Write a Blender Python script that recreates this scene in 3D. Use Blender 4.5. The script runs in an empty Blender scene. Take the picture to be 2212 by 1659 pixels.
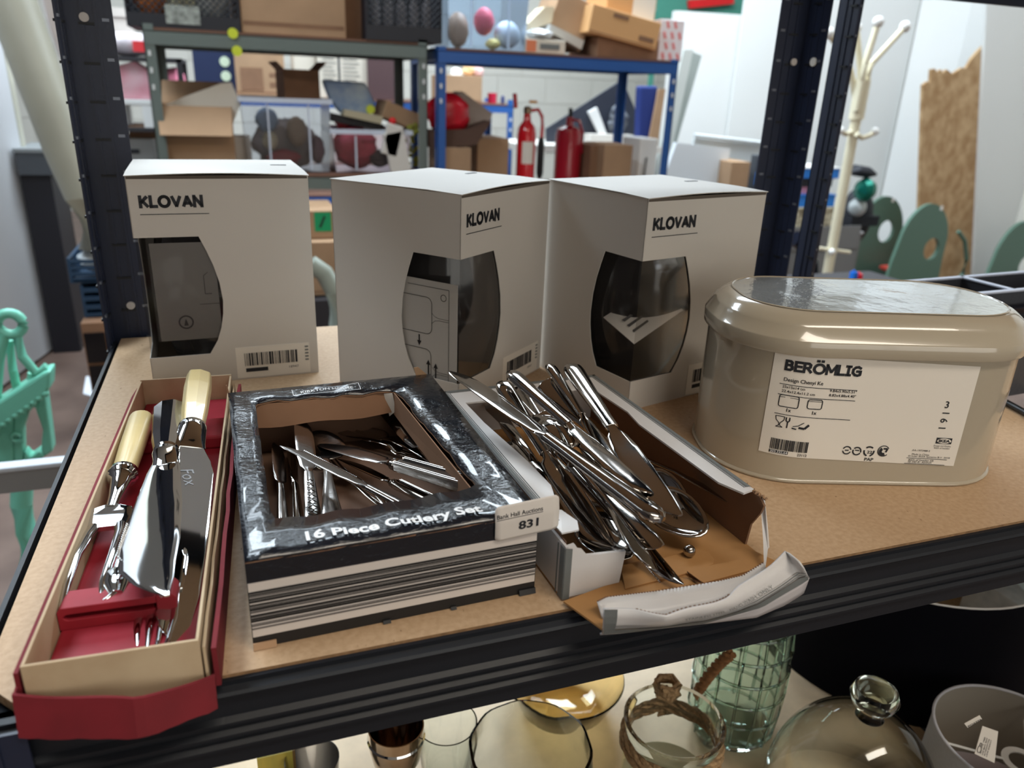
import bpy, bmesh, math, random
from mathutils import Vector as V, Matrix as M
random.seed(7)
sc = bpy.context.scene
COL = sc.collection
PI = math.pi
# ------------------------------------------------------------ camera, light, exposure
CAM = V((0.1452, -0.3382, 0.2862)); PITCH, YAW, ROLL, FPX = 0.369, 0.3481, 0.0406, 1649.34
_f = V((math.sin(YAW)*math.cos(PITCH), math.cos(YAW)*math.cos(PITCH), -math.sin(PITCH)))
_r0 = V((math.cos(YAW), -math.sin(YAW), 0)); _u0 = _r0.cross(_f)
_r = _r0*math.cos(ROLL)+_u0*math.sin(ROLL); _u = _u0*math.cos(ROLL)-_r0*math.sin(ROLL)
cd = bpy.data.cameras.new('camera'); cam = bpy.data.objects.new('camera', cd); COL.objects.link(cam)
m = M((( _r.x, _u.x, -_f.x, CAM.x), (_r.y, _u.y, -_f.y, CAM.y), (_r.z, _u.z, -_f.z, CAM.z), (0, 0, 0, 1)))
cam.matrix_world = m
cd.sensor_width = 36; cd.lens = FPX/2212*36; cd.clip_start = 0.02; cd.clip_end = 60
cd.dof.use_dof = True; cd.dof.focus_distance = 0.56; cd.dof.aperture_fstop = 7.5
sc.camera = cam
def ray(px, py): return _f+_r*((px-1106)/FPX)-_u*((py-829.5)/FPX)
def onZ(px, py, z):
    d = ray(px, py); return CAM+d*((z-CAM.z)/d.z)
def onY(px, py, y):
    d = ray(px, py); return CAM+d*((y-CAM.y)/d.y)
w = bpy.data.worlds.new('world'); sc.world = w; w.use_nodes = True
w.node_tree.nodes['Background'].inputs[0].default_value = (.75, .85, 1, 1)
w.node_tree.nodes['Background'].inputs[1].default_value = 0.6
def area(name, loc, sx, sy, power, color, rot=(0, 0, 0)):
    l = bpy.data.lights.new(name, 'AREA'); l.shape = 'RECTANGLE'; l.size = sx; l.size_y = sy
    l.energy = power; l.color = color; o = bpy.data.objects.new(name, l); COL.objects.link(o)
    o.location = loc; o.rotation_euler = rot; return o
SKY = (.80, .92, 1.0)
area('skylight_lamp', (-.35, 2.9, 2.25), 1.3, 1.5, 98, SKY)
area('skylight_lamp', (1.75, 2.9, 2.25), 1.3, 1.5, 124, SKY)
area('skylight_lamp', (3.4, 2.2, 2.25), 1.2, 2.2, 21, (.92, .96, 1))
area('skylight_lamp', (1.2, 5.4, 2.25), 3.4, .9, 40, SKY)
area('skylight_lamp', (-1.05, .75, 2.25), .7, 1.5, 50, SKY)
area('strip_lamp', (1.0, -1.15, 2.28), 1.8, .45, 27, (1, .91, .80))
area('window_lamp', (1.0, -2.12, .55), 2.2, 1.3, 9, (1, .95, .87), (math.radians(90), 0, 0))  # added fill from behind the camera, no window known there
sc.view_settings.view_transform = 'Standard'; sc.view_settings.look = 'None'
sc.view_settings.exposure = 0.0; sc.view_settings.gamma = 1; sc.view_settings.use_curve_mapping = False

# ------------------------------------------------------------ helpers
def lin(c):
    return tuple((x/255/12.92 if x/255 <= .04045 else ((x/255+.055)/1.055)**2.4) for x in c)
MATS = {}
def mat(name, rgb, rough=.5, metal=0, var=0, scale=20, bump=0, coat=0, trans=0, alpha=1, ior=1.45, rgb2=None, stretch=(1, 1, 1), spec=.5, emit=0):
    if name in MATS: return MATS[name]
    mt = bpy.data.materials.new(name); mt.use_nodes = True; nt = mt.node_tree; b = nt.nodes['Principled BSDF']
    c = lin(rgb)+(1,)
    b.inputs['Base Color'].default_value = c; b.inputs['Roughness'].default_value = rough
    b.inputs['Metallic'].default_value = metal; b.inputs['Coat Weight'].default_value = coat
    b.inputs['Transmission Weight'].default_value = trans; b.inputs['Alpha'].default_value = alpha
    b.inputs['IOR'].default_value = ior; b.inputs['Specular IOR Level'].default_value = spec
    if emit: b.inputs['Emission Color'].default_value = c; b.inputs['Emission Strength'].default_value = emit
    if var or bump:
        tc = nt.nodes.new('ShaderNodeTexCoord'); mp = nt.nodes.new('ShaderNodeMapping'); mp.inputs['Scale'].default_value = stretch
        ns = nt.nodes.new('ShaderNodeTexNoise'); ns.inputs['Scale'].default_value = scale; ns.inputs['Detail'].default_value = 6
        nt.links.new(tc.outputs['Object'], mp.inputs[0]); nt.links.new(mp.outputs[0], ns.inputs['Vector'])
        if var:
            mx = nt.nodes.new('ShaderNodeMix'); mx.data_type = 'RGBA'
            c2 = lin(rgb2)+(1,) if rgb2 else tuple(x*(1-var) for x in c[:3])+(1,)
            rp = nt.nodes.new('ShaderNodeMapRange'); rp.inputs[1].default_value = .35; rp.inputs[2].default_value = .65
            nt.links.new(ns.outputs[0], rp.inputs[0]); nt.links.new(rp.outputs[0], mx.inputs[0])
            mx.inputs[6].default_value = c2; mx.inputs[7].default_value = c
            nt.links.new(mx.outputs[2], b.inputs['Base Color'])
        if bump:
            bp = nt.nodes.new('ShaderNodeBump'); bp.inputs['Strength'].default_value = bump; bp.inputs['Distance'].default_value = .002
            nt.links.new(ns.outputs[0], bp.inputs['Height']); nt.links.new(bp.outputs[0], b.inputs['Normal'])
    MATS[name] = mt; return mt
def film(name, rough=.05, tint=(1, 1, 1), strength=1.0):
    mt = bpy.data.materials.new(name); mt.use_nodes = True; nt = mt.node_tree; nt.nodes.remove(nt.nodes['Principled BSDF'])
    out = nt.nodes['Material Output']; t = nt.nodes.new('ShaderNodeBsdfTransparent'); t.inputs[0].default_value = tint+(1,)
    g = nt.nodes.new('ShaderNodeBsdfGlossy'); g.inputs['Roughness'].default_value = rough
    fr = nt.nodes.new('ShaderNodeFresnel'); fr.inputs[0].default_value = 1.45
    mu = nt.nodes.new('ShaderNodeMath'); mu.operation = 'MULTIPLY'; mu.inputs[1].default_value = strength
    mx = nt.nodes.new('ShaderNodeMixShader'); nt.links.new(fr.outputs[0], mu.inputs[0]); nt.links.new(mu.outputs[0], mx.inputs[0])
    nt.links.new(t.outputs[0], mx.inputs[1]); nt.links.new(g.outputs[0], mx.inputs[2]); nt.links.new(mx.outputs[0], out.inputs[0]); return mt
def frame(o, x, y=None, z=V((0, 0, 1))):
    """4x4 matrix: origin o, x axis x, z axis as close to z as can be"""
    x = V(x).normalized(); y = V(z).cross(x).normalized() if y is None else V(y).normalized(); z = x.cross(y)
    return M(((x.x, y.x, z.x, o[0]), (x.y, y.y, z.y, o[1]), (x.z, y.z, z.z, o[2]), (0, 0, 0, 1)))
def rz(a, o=(0, 0, 0)): return M.Translation(V(o)) @ M.Rotation(a, 4, 'Z')
class MB:
    def __init__(s): s.bm = bmesh.new()
    def poly(s, pts, T=None):
        vs = [s.bm.verts.new((T @ V(p)) if T else V(p)) for p in pts]; return s.bm.faces.new(vs)
    def box(s, a, b, T=None):
        x0, y0, z0 = a; x1, y1, z1 = b
        P = [(x0, y0, z0), (x1, y0, z0), (x1, y1, z0), (x0, y1, z0), (x0, y0, z1), (x1, y0, z1), (x1, y1, z1), (x0, y1, z1)]
        vs = [s.bm.verts.new((T @ V(p)) if T else V(p)) for p in P]
        for f in ((3, 2, 1, 0), (4, 5, 6, 7), (0, 1, 5, 4), (1, 2, 6, 5), (2, 3, 7, 6), (3, 0, 4, 7)): s.bm.faces.new([vs[i] for i in f])
        return s
    def prism(s, pts, off, T=None):
        """closed outline pts (3-D), extruded by vector off"""
        off = V(off); A = [V(p) for p in pts]; B = [p+off for p in A]
        if T: A = [T @ p for p in A]; B = [T @ p for p in B]
        va = [s.bm.verts.new(p) for p in A]; vb = [s.bm.verts.new(p) for p in B]; n = len(A)
        s.bm.faces.new(va[::-1]); s.bm.faces.new(vb)
        for i in range(n): s.bm.faces.new((va[i], va[(i+1) % n], vb[(i+1) % n], vb[i]))
        return s
    def rings(s, R, cap=True, closed=False):
        vr = [[s.bm.verts.new(p) for p in r] for r in R]; n = len(R[0])
        L = len(vr)
        for i in range(L if closed else L-1):
            a, b = vr[i], vr[(i+1) % L]
            for j in range(n): s.bm.faces.new((a[j], a[(j+1) % n], b[(j+1) % n], b[j]))
        if cap and not closed: s.bm.faces.new(vr[0][::-1]); s.bm.faces.new(vr[-1])
        return s
    def loft(s, st, n=12, e=2.0, T=None, cap=True):
        """stations (x, yc, zc, half width y, half thickness z)"""
        R = []
        for (x, yc, zc, hw, ht) in st:
            r = []
            for k in range(n):
                a = 2*PI*k/n; c, sn = math.cos(a), math.sin(a)
                p = V((x, yc+math.copysign(abs(c)**(2/e), c)*hw, zc+math.copysign(abs(sn)**(2/e), sn)*ht)); r.append(T @ p if T else p)
            R.append(r)
        return s.rings(R, cap)
    def tube(s, pts, r, n=8, closed=False):
        pts = [V(p) for p in pts]; R = []; L = len(pts); up = V((0, 0, 1))
        for i, p in enumerate(pts):
            a = pts[(i-1) % L] if (closed or i) else p; b = pts[(i+1) % L] if (closed or i < L-1) else p
            t = (b-a).normalized(); x = t.cross(up)
            if x.length < .05: x = t.cross(V((0, 1, 0)))
            x.normalize(); y = t.cross(x); rr = r[i] if isinstance(r, (list, tuple)) else r
            R.append([p+(x*math.cos(2*PI*k/n)+y*math.sin(2*PI*k/n))*rr for k in range(n)])
        return s.rings(R, True, closed)
    def lathe(s, prof, n=32, T=None, sx=1, sy=1, cap=False):
        R = [[(T @ V((r*sx*math.cos(2*PI*k/n), r*sy*math.sin(2*PI*k/n), z))) if T else V((r*sx*math.cos(2*PI*k/n), r*sy*math.sin(2*PI*k/n), z)) for k in range(n)] for r, z in prof]
        return s.rings(R, cap)
    def ball(s, c, r, n=12):
        c = V(c); return s.lathe([(max(1e-5, r*math.sin(PI*i/8)), -r*math.cos(PI*i/8)) for i in range(9)], n, M.Translation(c), cap=True)
    def grid(s, f, nu, nv):
        vs = [[s.bm.verts.new(f(i/nu, j/nv)) for j in range(nv+1)] for i in range(nu+1)]
        for i in range(nu):
            for j in range(nv): s.bm.faces.new((vs[i][j], vs[i+1][j], vs[i+1][j+1], vs[i][j+1]))
        return s
    def build(s, name, m, parent=None, smooth=False, bevel=0, solid=0, label=None, normals=True, seg=2):
        if normals: bmesh.ops.recalc_face_normals(s.bm, faces=s.bm.faces[:])
        me = bpy.data.meshes.new(name); s.bm.to_mesh(me); s.bm.free()
        for mm in (m if isinstance(m, (list, tuple)) else [m]): me.materials.append(mm)
        o = bpy.data.objects.new(name, me); COL.objects.link(o)
        if parent: o.parent = parent; o.matrix_parent_inverse = pinv(parent)
        if smooth:
            for p in me.polygons: p.use_smooth = True
            me.set_sharp_from_angle(angle=math.radians(38))
        if solid:
            d = o.modifiers.new('solid', 'SOLIDIFY'); d.thickness = solid; d.offset = 0
        if bevel:
            d = o.modifiers.new('bevel', 'BEVEL'); d.width = bevel; d.segments = seg; d.limit_method = 'ANGLE'
        if label: o['label'] = label
        return o
def wmat(o):
    return (wmat(o.parent) @ o.matrix_parent_inverse @ o.matrix_basis) if o.parent else o.matrix_basis.copy()
def pinv(p): return wmat(p).inverted()
def tag(o, label, cat, group=None, kind=None):
    o['label'] = label; o['category'] = cat
    if group: o['group'] = group
    if kind: o['kind'] = kind
    return o
def thing(name, loc, label, cat, group=None):
    o = bpy.data.objects.new(name, None); COL.objects.link(o); o.location = loc; o.empty_display_size = .02
    return tag(o, label, cat, group)
def struct(o): o['kind'] = 'structure'; return o
def text(s, size, T, name, m, parent, bold=0, align='LEFT', fn=None, width=None, off=.00015):
    """flat printed lettering as a mesh; T maps (x, y, 0) of the text to its place, or fn(x, y) -> point"""
    cu = bpy.data.curves.new('t', 'FONT'); cu.body = s; cu.size = size; cu.offset = bold*size; cu.align_x = align
    cu.resolution_u = 3; o = bpy.data.objects.new('t', cu); COL.objects.link(o)
    dg = bpy.context.evaluated_depsgraph_get(); me = bpy.data.meshes.new_from_object(o.evaluated_get(dg))
    bpy.data.objects.remove(o); 
    if width:
        xs = [v.co.x for v in me.vertices]; k = width/(max(xs)-min(xs))
        for v in me.vertices: v.co.x *= k
    for v in me.vertices: v.co = fn(v.co.x, v.co.y) if fn else T @ V((v.co.x, v.co.y, off))
    me.materials.clear(); me.materials.append(m); o = bpy.data.objects.new(name, me); COL.objects.link(o)
    if parent: o.parent = parent; o.matrix_parent_inverse = pinv(parent)
    return o
GLY = {'K': (.72, [[(0, 0), (0, 1)], [(.66, 1), (.06, .42)], [(.22, .58), (.70, 0)]]), 'L': (.55, [[(0, 1), (0, 0)], [(0, .0), (.52, .0)]]), 'O': (1.0, 'o'), 'Ö': (1.0, 'o'),
       'V': (.82, [[(0, 1), (.40, 0)], [(.40, 0), (.80, 1)]]), 'A': (.82, [[(0, 0), (.41, 1)], [(.41, 1), (.82, 0)], [(.16, .30), (.66, .30)]]), 'N': (.76, [[(0, 0), (0, 1)], [(0, 1), (.74, 0)], [(.74, 0), (.74, 1)]]),
       'B': (.62, [[(0, 0), (0, 1)], [(0, 1), (.38, 1), (.52, .88), (.50, .64), (.36, .54), (0, .54)], [(.36, .54), (.56, .42), (.58, .14), (.42, 0), (0, 0)]]), 'E': (.56, [[(0, 0), (0, 1)], [(0, 1), (.54, 1)], [(0, .52), (.50, .52)], [(0, 0), (.54, 0)]]),
       'R': (.68, [[(0, 0), (0, 1)], [(0, 1), (.40, 1), (.56, .86), (.54, .60), (.38, .48), (0, .48)], [(.30, .48), (.68, 0)]]), 'M': (.92, [[(0, 0), (0, 1)], [(0, 1), (.46, .22)], [(.46, .22), (.92, 1)], [(.92, 1), (.92, 0)]]),
       'I': (.36, [[(.18, 0), (.18, 1)], [(0, 1), (.36, 1)], [(0, 0), (.36, 0)]]), 'G': (.80, [[(.78, .84), (.52, 1), (.24, .94), (.03, .70), (.03, .30), (.24, .06), (.52, 0), (.78, .10), (.78, .48)], [(.78, .48), (.46, .48)]])}
def lettering(word, width, height, th, fn, name, m_, parent, gap=.30):
    """bold sans capitals drawn with strokes of even thickness"""
    tot = sum(GLY[c][0] for c in word)+gap*(len(word)-1); k = MB(); x0 = 0; sx = (width-th)/tot; sy = height-th
    for c in word:
        w_, P = GLY[c]
        if P == 'o': P = [[(.5+.5*math.cos(i*PI/10), .5+.52*math.sin(i*PI/10)) for i in range(21)]]+([[(.26, 1.40), (.32, 1.40)], [(.68, 1.40), (.74, 1.40)]] if c == 'Ö' else [])
        for L_ in P:
            pts = [(th/2+(x0+a)*sx, th/2+b*sy) for a, b in L_]
            for i in range(len(pts)-1):
                (xa, ya), (xb, yb) = pts[i], pts[i+1]; l = math.hypot(xb-xa, yb-ya) or 1; dx, dy = (xb-xa)/l, (yb-ya)/l; e_ = th*.5 if len(pts) == 2 and (abs(dx) < .01 or abs(dy) < .01) else th*.22
                xa -= dx*e_; ya -= dy*e_; xb += dx*e_; yb += dy*e_; nx, ny = -dy*th/2, dx*th/2
                k.poly([fn(xa-nx, ya-ny), fn(xb-nx, yb-ny), fn(xb+nx, yb+ny), fn(xa+nx, ya+ny)])
        x0 += w_+gap
    return k.build(name, m_, parent, normals=False)
def copy_part(src, parent):
    c = src.copy(); COL.objects.link(c); c.parent = parent; return c

# ------------------------------------------------------------ materials
mdf = mat('chipboard', (188, 158, 126), .55, var=.1, scale=260, bump=.06, rgb2=(176, 146, 113))
nt = mdf.node_tree  # dark flecks of the pressed fibres
_b = nt.nodes['Principled BSDF']; _old = _b.inputs['Base Color'].links[0].from_socket
_tc = nt.nodes.new('ShaderNodeTexCoord'); _mp = nt.nodes.new('ShaderNodeMapping'); _mp.inputs['Scale'].default_value = (1, .5, 1)
_n = nt.nodes.new('ShaderNodeTexNoise'); _n.inputs['Scale'].default_value = 300; _n.inputs['Detail'].default_value = 2
_cr = nt.nodes.new('ShaderNodeMapRange'); _cr.inputs[1].default_value = .70; _cr.inputs[2].default_value = .78
_mx = nt.nodes.new('ShaderNodeMix'); _mx.data_type = 'RGBA'; _mx.inputs[7].default_value = lin((120, 90, 62))+(1,)
nt.links.new(_tc.outputs['Object'], _mp.inputs[0]); nt.links.new(_mp.outputs[0], _n.inputs['Vector']); nt.links.new(_n.outputs[0], _cr.inputs[0])
nt.links.new(_cr.outputs[0], _mx.inputs[0]); nt.links.new(_old, _mx.inputs[6]); nt.links.new(_mx.outputs[2], _b.inputs['Base Color'])
mdf_edge = mat('chipboard edge', (140, 108, 76), .8, var=.3, scale=200, bump=.5)
blk = mat('black powder coated steel', (27, 30, 36), .42, bump=.05, scale=300, spec=.35)
navy = mat('navy powder coated steel', (33, 40, 60), .35, bump=.05, scale=300)
wcard = mat('white card', (204, 199, 192), .62, var=.05, scale=6)
wcard_in = mat('raw grey card', (150, 138, 122), .8)
kraft = mat('kraft card', (170, 125, 76), .8, var=.12, scale=30, bump=.1)
kraft_d = mat('brown card', (134, 100, 76), .85, var=.15, scale=14)
kraft_l = mat('light brown card', (168, 136, 106), .85, var=.12, scale=10)
ink = mat('black ink', (26, 29, 36), .6)
grey_ink = mat('grey ink', (104, 108, 108), .6)
white_ink = mat('white ink', (232, 234, 236), .5)
label_w = mat('label paper', (226, 220, 210), .6)
steel = mat('polished steel', (176, 171, 166), .07, 1, bump=.03, scale=60)
steel_s = mat('satin steel', (164, 160, 157), .17, 1, bump=.08, scale=90)
chrome = mat('silver plate', (212, 213, 213), .04, 1)
bone = mat('bone handle', (214, 192, 138), .28, var=.12, scale=30, stretch=(1, 1, 1), coat=.4)
redpad = mat('red flocked card', (152, 32, 48), .6, var=.15, scale=60)
redcloth = mat('red bookcloth', (120, 25, 36), .75, var=.2, scale=40, bump=.3)
cream = mat('cream card', (196, 176, 146), .75, var=.2, scale=18, rgb2=(172, 146, 116))
gloss_blk = mat('black laminated card', (14, 20, 29), .14, bump=.55, scale=210, coat=.6)
beige_enamel = mat('beige enamel', (170, 160, 142), .16, coat=.8)
smoke = mat('smoked glass', (44, 42, 42), .12, coat=.3)
clearfilm = film('clear film', .05, (.9, .9, .9), .28)
tinfilm = film('crinkled film', .12, (.97, .97, .97), .75)
glass = mat('clear glass', (250, 255, 252), .01, trans=1, ior=1.45)
gglass = mat('greenish glass', (226, 242, 234), .02, trans=1, ior=1.45)
amber = mat('amber glass', (255, 232, 176), .02, trans=1, ior=1.4)
grey_steel = mat('grey green steel', (98, 108, 104), .5)
blue_steel = mat('blue steel', (38, 84, 150), .4)
white_pl = mat('white plastic', (226, 226, 224), .4)
wallpaint = mat('white wall paint', (206, 203, 194), .8, var=.05, scale=3)
plaster = mat('white faced board', (212, 213, 211), .6, var=.03, scale=1.5)
dark = mat('dark void', (30, 28, 32), .9)

# ------------------------------------------------------------ room
X0, X1, Y0, Y1, ZF, ZC = -1.75, 4.6, -2.2, 6.6, -.75, 2.4
floor_m = mat('brown worn floor', (112, 92, 82), .5, var=.3, scale=5, bump=.1, rgb2=(84, 66, 58))
struct(MB().box((X0-.1, Y0-.1, ZF-.1), (X1+.1, Y1+.1, ZF)).build('floor', floor_m))
c = MB()
sky_rects = [(-1.0, 2.15, .3, 3.65), (1.1, 2.15, 2.4, 3.65), (2.8, 1.1, 4.0, 3.3), (-.5, 4.95, 2.9, 5.85), (-1.4, 0, -.7, 1.5)]
c.box((X0-.1, Y0-.1, ZC), (X1+.1, Y1+.1, ZC+.1))
struct(c.build('ceiling', mat('ceiling paint', (200, 200, 198), .8)))
sk = mat('skylight glazing', (225, 240, 255), .5, emit=3)
for i, (a, b, c_, d) in enumerate(sky_rects):
    w_ = struct(MB().box((a, b, ZC-.03), (c_, d, ZC-.02)).build('window_%d' % (i+1), sk))
    k = MB()
    for (p, q_) in (((a-.05, b-.05), (a, d+.05)), ((c_, b-.05), (c_+.05, d+.05)), ((a, b-.05), (c_, b)), ((a, d), (c_, d+.05))):
        k.box((p[0], p[1], ZC-.06), (q_[0], q_[1], ZC))
    k.build('window_frame', white_pl, w_)
struct(MB().box((X1, Y0, ZF), (X1+.1, Y1, ZC)).build('wall_right', wallpaint))
struct(MB().box((X0, Y0-.1, ZF), (X1, Y0, ZC)).build('wall_front', mat('dim wall', (150, 138, 126), .9)))
wf = struct(MB().box((-.1, Y0, -.1), (2.1, Y0+.02, 1.2)).build('window_6', mat('front glazing', (250, 246, 236), .5, emit=.5)))  # unseen glowing panel added to go with the front fill lamp
k = MB()
for a, b in (((-.16, -.16), (-.1, 1.26)), ((2.1, -.16), (2.16, 1.26)), ((-.1, -.16), (2.1, -.1)), ((-.1, 1.2), (2.1, 1.26)), ((.97, -.1), (1.03, 1.2))): k.box((a[0], Y0, a[1]), (b[0], Y0+.05, b[1]))
k.build('window_frame', white_pl, wf)
k = MB(); k.box((.1, -1.4, ZC-.1), (1.9, -.9, ZC-.06)); fx = k.build('ceiling_light', mat('light diffuser', (255, 240, 214), .5, emit=3)); tag(fx, 'long flat ceiling light behind the camera', 'light')
# back wall of painted blocks: every block its own piece in front of a mortar bed
wb = struct(MB().box((X0, Y1, ZF), (X1, Y1+.1, ZC)).build('wall_back', mat('mortar', (196, 192, 183), .9)))
bw, bh = .46, .225
k = MB(); k.box((-.2275, .022, -.1105), (.2275, .035, .1105)); bl0 = k.build('block', wallpaint, wb, bevel=.002)
bl0.location = (0, 0, 0); first = True
for r_ in range(13):
    for c_ in range(13):
        x = X0+.25+c_*bw+(bw/2 if r_ % 2 else 0); z = -.62+r_*bh
        if first: o = bl0; first = False
        else: o = copy_part(bl0, wb)
        o.location = (x, Y1-.03, z)
# dark brick wall on the left
wl = struct(MB().box((X0-.1, Y0, ZF), (X0, Y1, ZC)).build('wall_left', mat('dark mortar', (52, 46, 46), .9)))
brk = mat('dark painted brick', (58, 42, 40), .8, var=.5, scale=12, bump=.4, rgb2=(36, 30, 34))
k = MB(); k.box((-.0, -.105, -.032), (.02, .105, .032)); b0 = k.build('brick', brk, wl, bevel=.004); first = True
for r_ in range(14):
    for c_ in range(14):
        y = 3.2+c_*.225+(.11 if r_ % 2 else 0); z = ZF+.04+r_*.075
        if y > Y1-.15: continue
        if first: o = b0; first = False
        else: o = copy_part(b0, wl)
        o.location = (X0, y, z)

# ------------------------------------------------------------ near shelving
SW, SD, TH = .889, .605, .006
X2 = .945
def lpost(T, z0, z1, m_, parent, w=.038, t=.0018, slots=True):
    """right-angle slotted post, corner at origin of T, flanges along +x and +y"""
    k = MB(); k.box((0, 0, z0), (w, t, z1), T); k.box((0, 0, z0), (t, w, z1), T)
    for s_ in (.35, .62): 
        k.box((w*s_, -.0012, z0), (w*s_+.003, 0, z1), T); k.box((-.0012, w*s_, z0), (0, w*s_+.003, z1), T)
        k.box((w*s_, t, z0), (w*s_+.003, t+.0012, z1), T); k.box((t, w*s_, z0), (t+.0012, w*s_+.003, z1), T)
    p = k.build('post', m_, parent)
    if slots:
        k = MB(); z = z0+.03; lipm = mat('slot lip', (120, 126, 138), .35, .6)
        while z < z1-.02:
            for T2 in (T,):
                k.box((w*.62, -.0022, z), (w*.92, -.0002, z+.0025), T2); k.box((-.0022, w*.62, z), (-.0002, w*.92, z+.0025), T2)
                k.box((w*.30, t, z), (w*.62, t+.002, z+.0025), T2); k.box((t, w*.30, z), (t+.002, w*.62, z+.0025), T2)
            z += .0375
        o = k.build('slot', mat('slot dark', (16, 18, 22), .5), p); o['kind'] = 'stuff'
        k = MB(); z = z0+.03
        while z < z1-.02:
            k.box((w*.78, t, z+.004), (w*.92, t+.0016, z+.007), T); k.box((t, w*.78, z+.004), (t+.0016, w*.92, z+.007), T); z += .0375
        o = k.build('slot_lip', lipm, p); o['kind'] = 'stuff'
    return p
def beam_profile(k, x0, x1, y, zt, h, out, T=None):
    """ribbed boltless beam; out = -1: ribs towards -y"""
    pr = [(0, 0), (0, -h)]
    f = [(-.001, -h), (-.001, -h*.80), (-.0042, -h*.765), (-.0042, -h*.735), (-.001, -h*.70), (-.001, -h*.655), (-.0042, -h*.62), (-.0042, -h*.59), (-.001, -h*.555), (-.001, -h*.51), (-.004, -h*.475), (-.004, -h*.45),
         (-.001, -h*.415), (-.001, -h*.18), (-.0045, -h*.145), (-.0055, -h*.115), (-.0045, -h*.085), (-.001, -h*.06), (-.0015, 0)]
    pts = [(x0, y-out*.003, zt), (x0, y-out*.003, zt-h)]+[(x0, y-out*a, zt+b) for a, b in f]
    pts = [(x0, y+0.003*-out, zt), (x0, y+.003*-out, zt-h)]+[(x0, y+a*(-out if out > 0 else 1), zt+b) for a, b in f]
    k.prism(pts, (x1-x0, 0, 0), T)
rack = thing('shelving_unit', (0, 0, ZF), 'black boltless shelving unit in the foreground with a brown chipboard shelf', 'shelving')
LZ = -.43
UZ = .575
for nm, zt in (('beam', -TH+.004), ('beam', LZ-TH+.004), ('beam', UZ-TH+.004)):
    k = MB(); beam_profile(k, .004, SW-.004, .0, zt, .056, -1); k.box((.004, .001, zt-.012), (SW-.004, .02, zt-.0105)); k.build('beam', blk, rack)
    k = MB(); k.box((.004, SD-.003, zt-.055), (SW-.004, SD, zt-.001)); k.box((.004, SD-.02, zt-.012), (SW-.004, SD-.003, zt-.0105)); k.build('beam', blk, rack)
    k = MB(); k.box((-.003, .01, zt-.055), (0.0, SD-.01, zt+.001)); k.box((0, .01, zt-.012), (.02, SD-.01, zt-.0105)); k.build('side_beam', blk, rack)
    k = MB(); k.box((SW, .01, zt-.055), (SW+.003, SD-.01, zt+.001)); k.build('side_beam', blk, rack)
lpost(rz(-PI/2, (-.006, SD+.008, 0)), ZF, .62, navy, rack, w=.046)                       # back left
lpost(rz(-PI, (SW+.006, SD+.008, 0)), ZF, .62, navy, rack, w=.046)
lpost(rz(0, (-.008, -.008, 0)), ZF, -.003, navy, rack)
lpost(rz(PI/2, (SW+.008, -.008, 0)), ZF, -.003, navy, rack)
# see-through post holes imitated by pale discs coloured like the bright wall behind
for (px, py, yy, dx) in ((182, 37, SD+.005, 0), (283, 659, SD+.005, 0), (1713, 134, SD+.0035, 0)):
    p = onY(px, py, yy); MB().lathe([(.0001, 0), (.0045, 0), (.0045, .003), (.0001, .003)], 16, M.Translation(p) @ M.Rotation(PI/2, 4, 'X')).build('bolt', mat('bolt grey', (196, 190, 186), .5, .1), rack)
d_ = ray(1758, 134); p = CAM+d_*((SW+.0035-CAM.x)/d_.x)
MB().lathe([(.0001, 0), (.0055, 0), (.0055, .002), (.0001, .002)], 16, M.Translation(p) @ M.Rotation(-PI/2, 4, 'Y')).build('bolt', mat('bolt white', (226, 226, 222), .5), rack)
bd = MB(); n_ = .042  # board with cut corners
bd.prism([(.004, .03, -TH), (.03, .001, -TH), (SW-.03, .001, -TH), (SW-.004, .03, -TH), (SW-.004, SD-.004, -TH), (.004, SD-.004, -TH)], (0, 0, TH))
o = bd.build('shelf_board', [mdf, mdf_edge]); tag(o, 'brown chipboard shelf under the cutlery boxes and the tin', 'shelf')
for p in o.data.polygons:
    if abs(p.normal.z) < .5: p.material_index = 1
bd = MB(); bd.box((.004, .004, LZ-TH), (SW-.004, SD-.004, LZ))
tag(bd.build('shelf_board', mat('pale chipboard', (226, 202, 168), .5, var=.12, scale=40)), 'lower chipboard shelf under the glassware at the bottom of the picture', 'shelf')  # board colour lightened to stand in for the strong light falling on it
tag(MB().box((.004, .004, UZ-TH), (SW-.004, SD-.004, UZ)).build('shelf_board', mdf), 'chipboard shelf above the boxes, just over the top of the picture', 'shelf')
# next unit to the right
rack2 = thing('shelving_unit', (X2, 0, ZF), 'second dark shelving unit at the right edge with a beam across the top', 'shelving')
lpost(rz(-PI/2, (X2-.002, SD+.008, 0)), ZF, .62, navy, rack2, w=.040)
lpost(rz(0, (X2-.002, -.008, 0)), ZF, -.003, navy, rack2)
lpost(rz(PI, (X2+SW+.006, SD+.008, 0)), ZF, .62, navy, rack2)
k = MB(); k.box((X2, SD-.003, .427), (X2+SW, SD+.003, .482)); k.box((X2, -.003, .427), (X2+SW, 0, .482)); k.box((X2, SD-.03, .44), (X2+SW, SD-.003, .444)); k.build('beam', navy, rack2)
k = MB(); beam_profile(k, X2+.006, X2+SW, 0, -TH+.004, .056, -1); k.build('beam', blk, rack2)
k = MB(); k.box((X2+.006, SD-.003, -.056), (X2+SW, SD, -TH)); k.build('beam', blk, rack2)
k = MB(); k.box((X2+.006, .002, -TH), (X2+SW, SD-.004, 0)); tag(k.build('shelf_board', mdf), 'chipboard shelf of the right hand unit beneath the grey organiser', 'shelf')
k = MB(); k.box((X2+.006, .002, LZ-TH), (X2+SW, SD-.004, LZ)); tag(k.build('shelf_board', mdf), 'lower chipboard shelf of the right hand unit', 'shelf')
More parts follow.
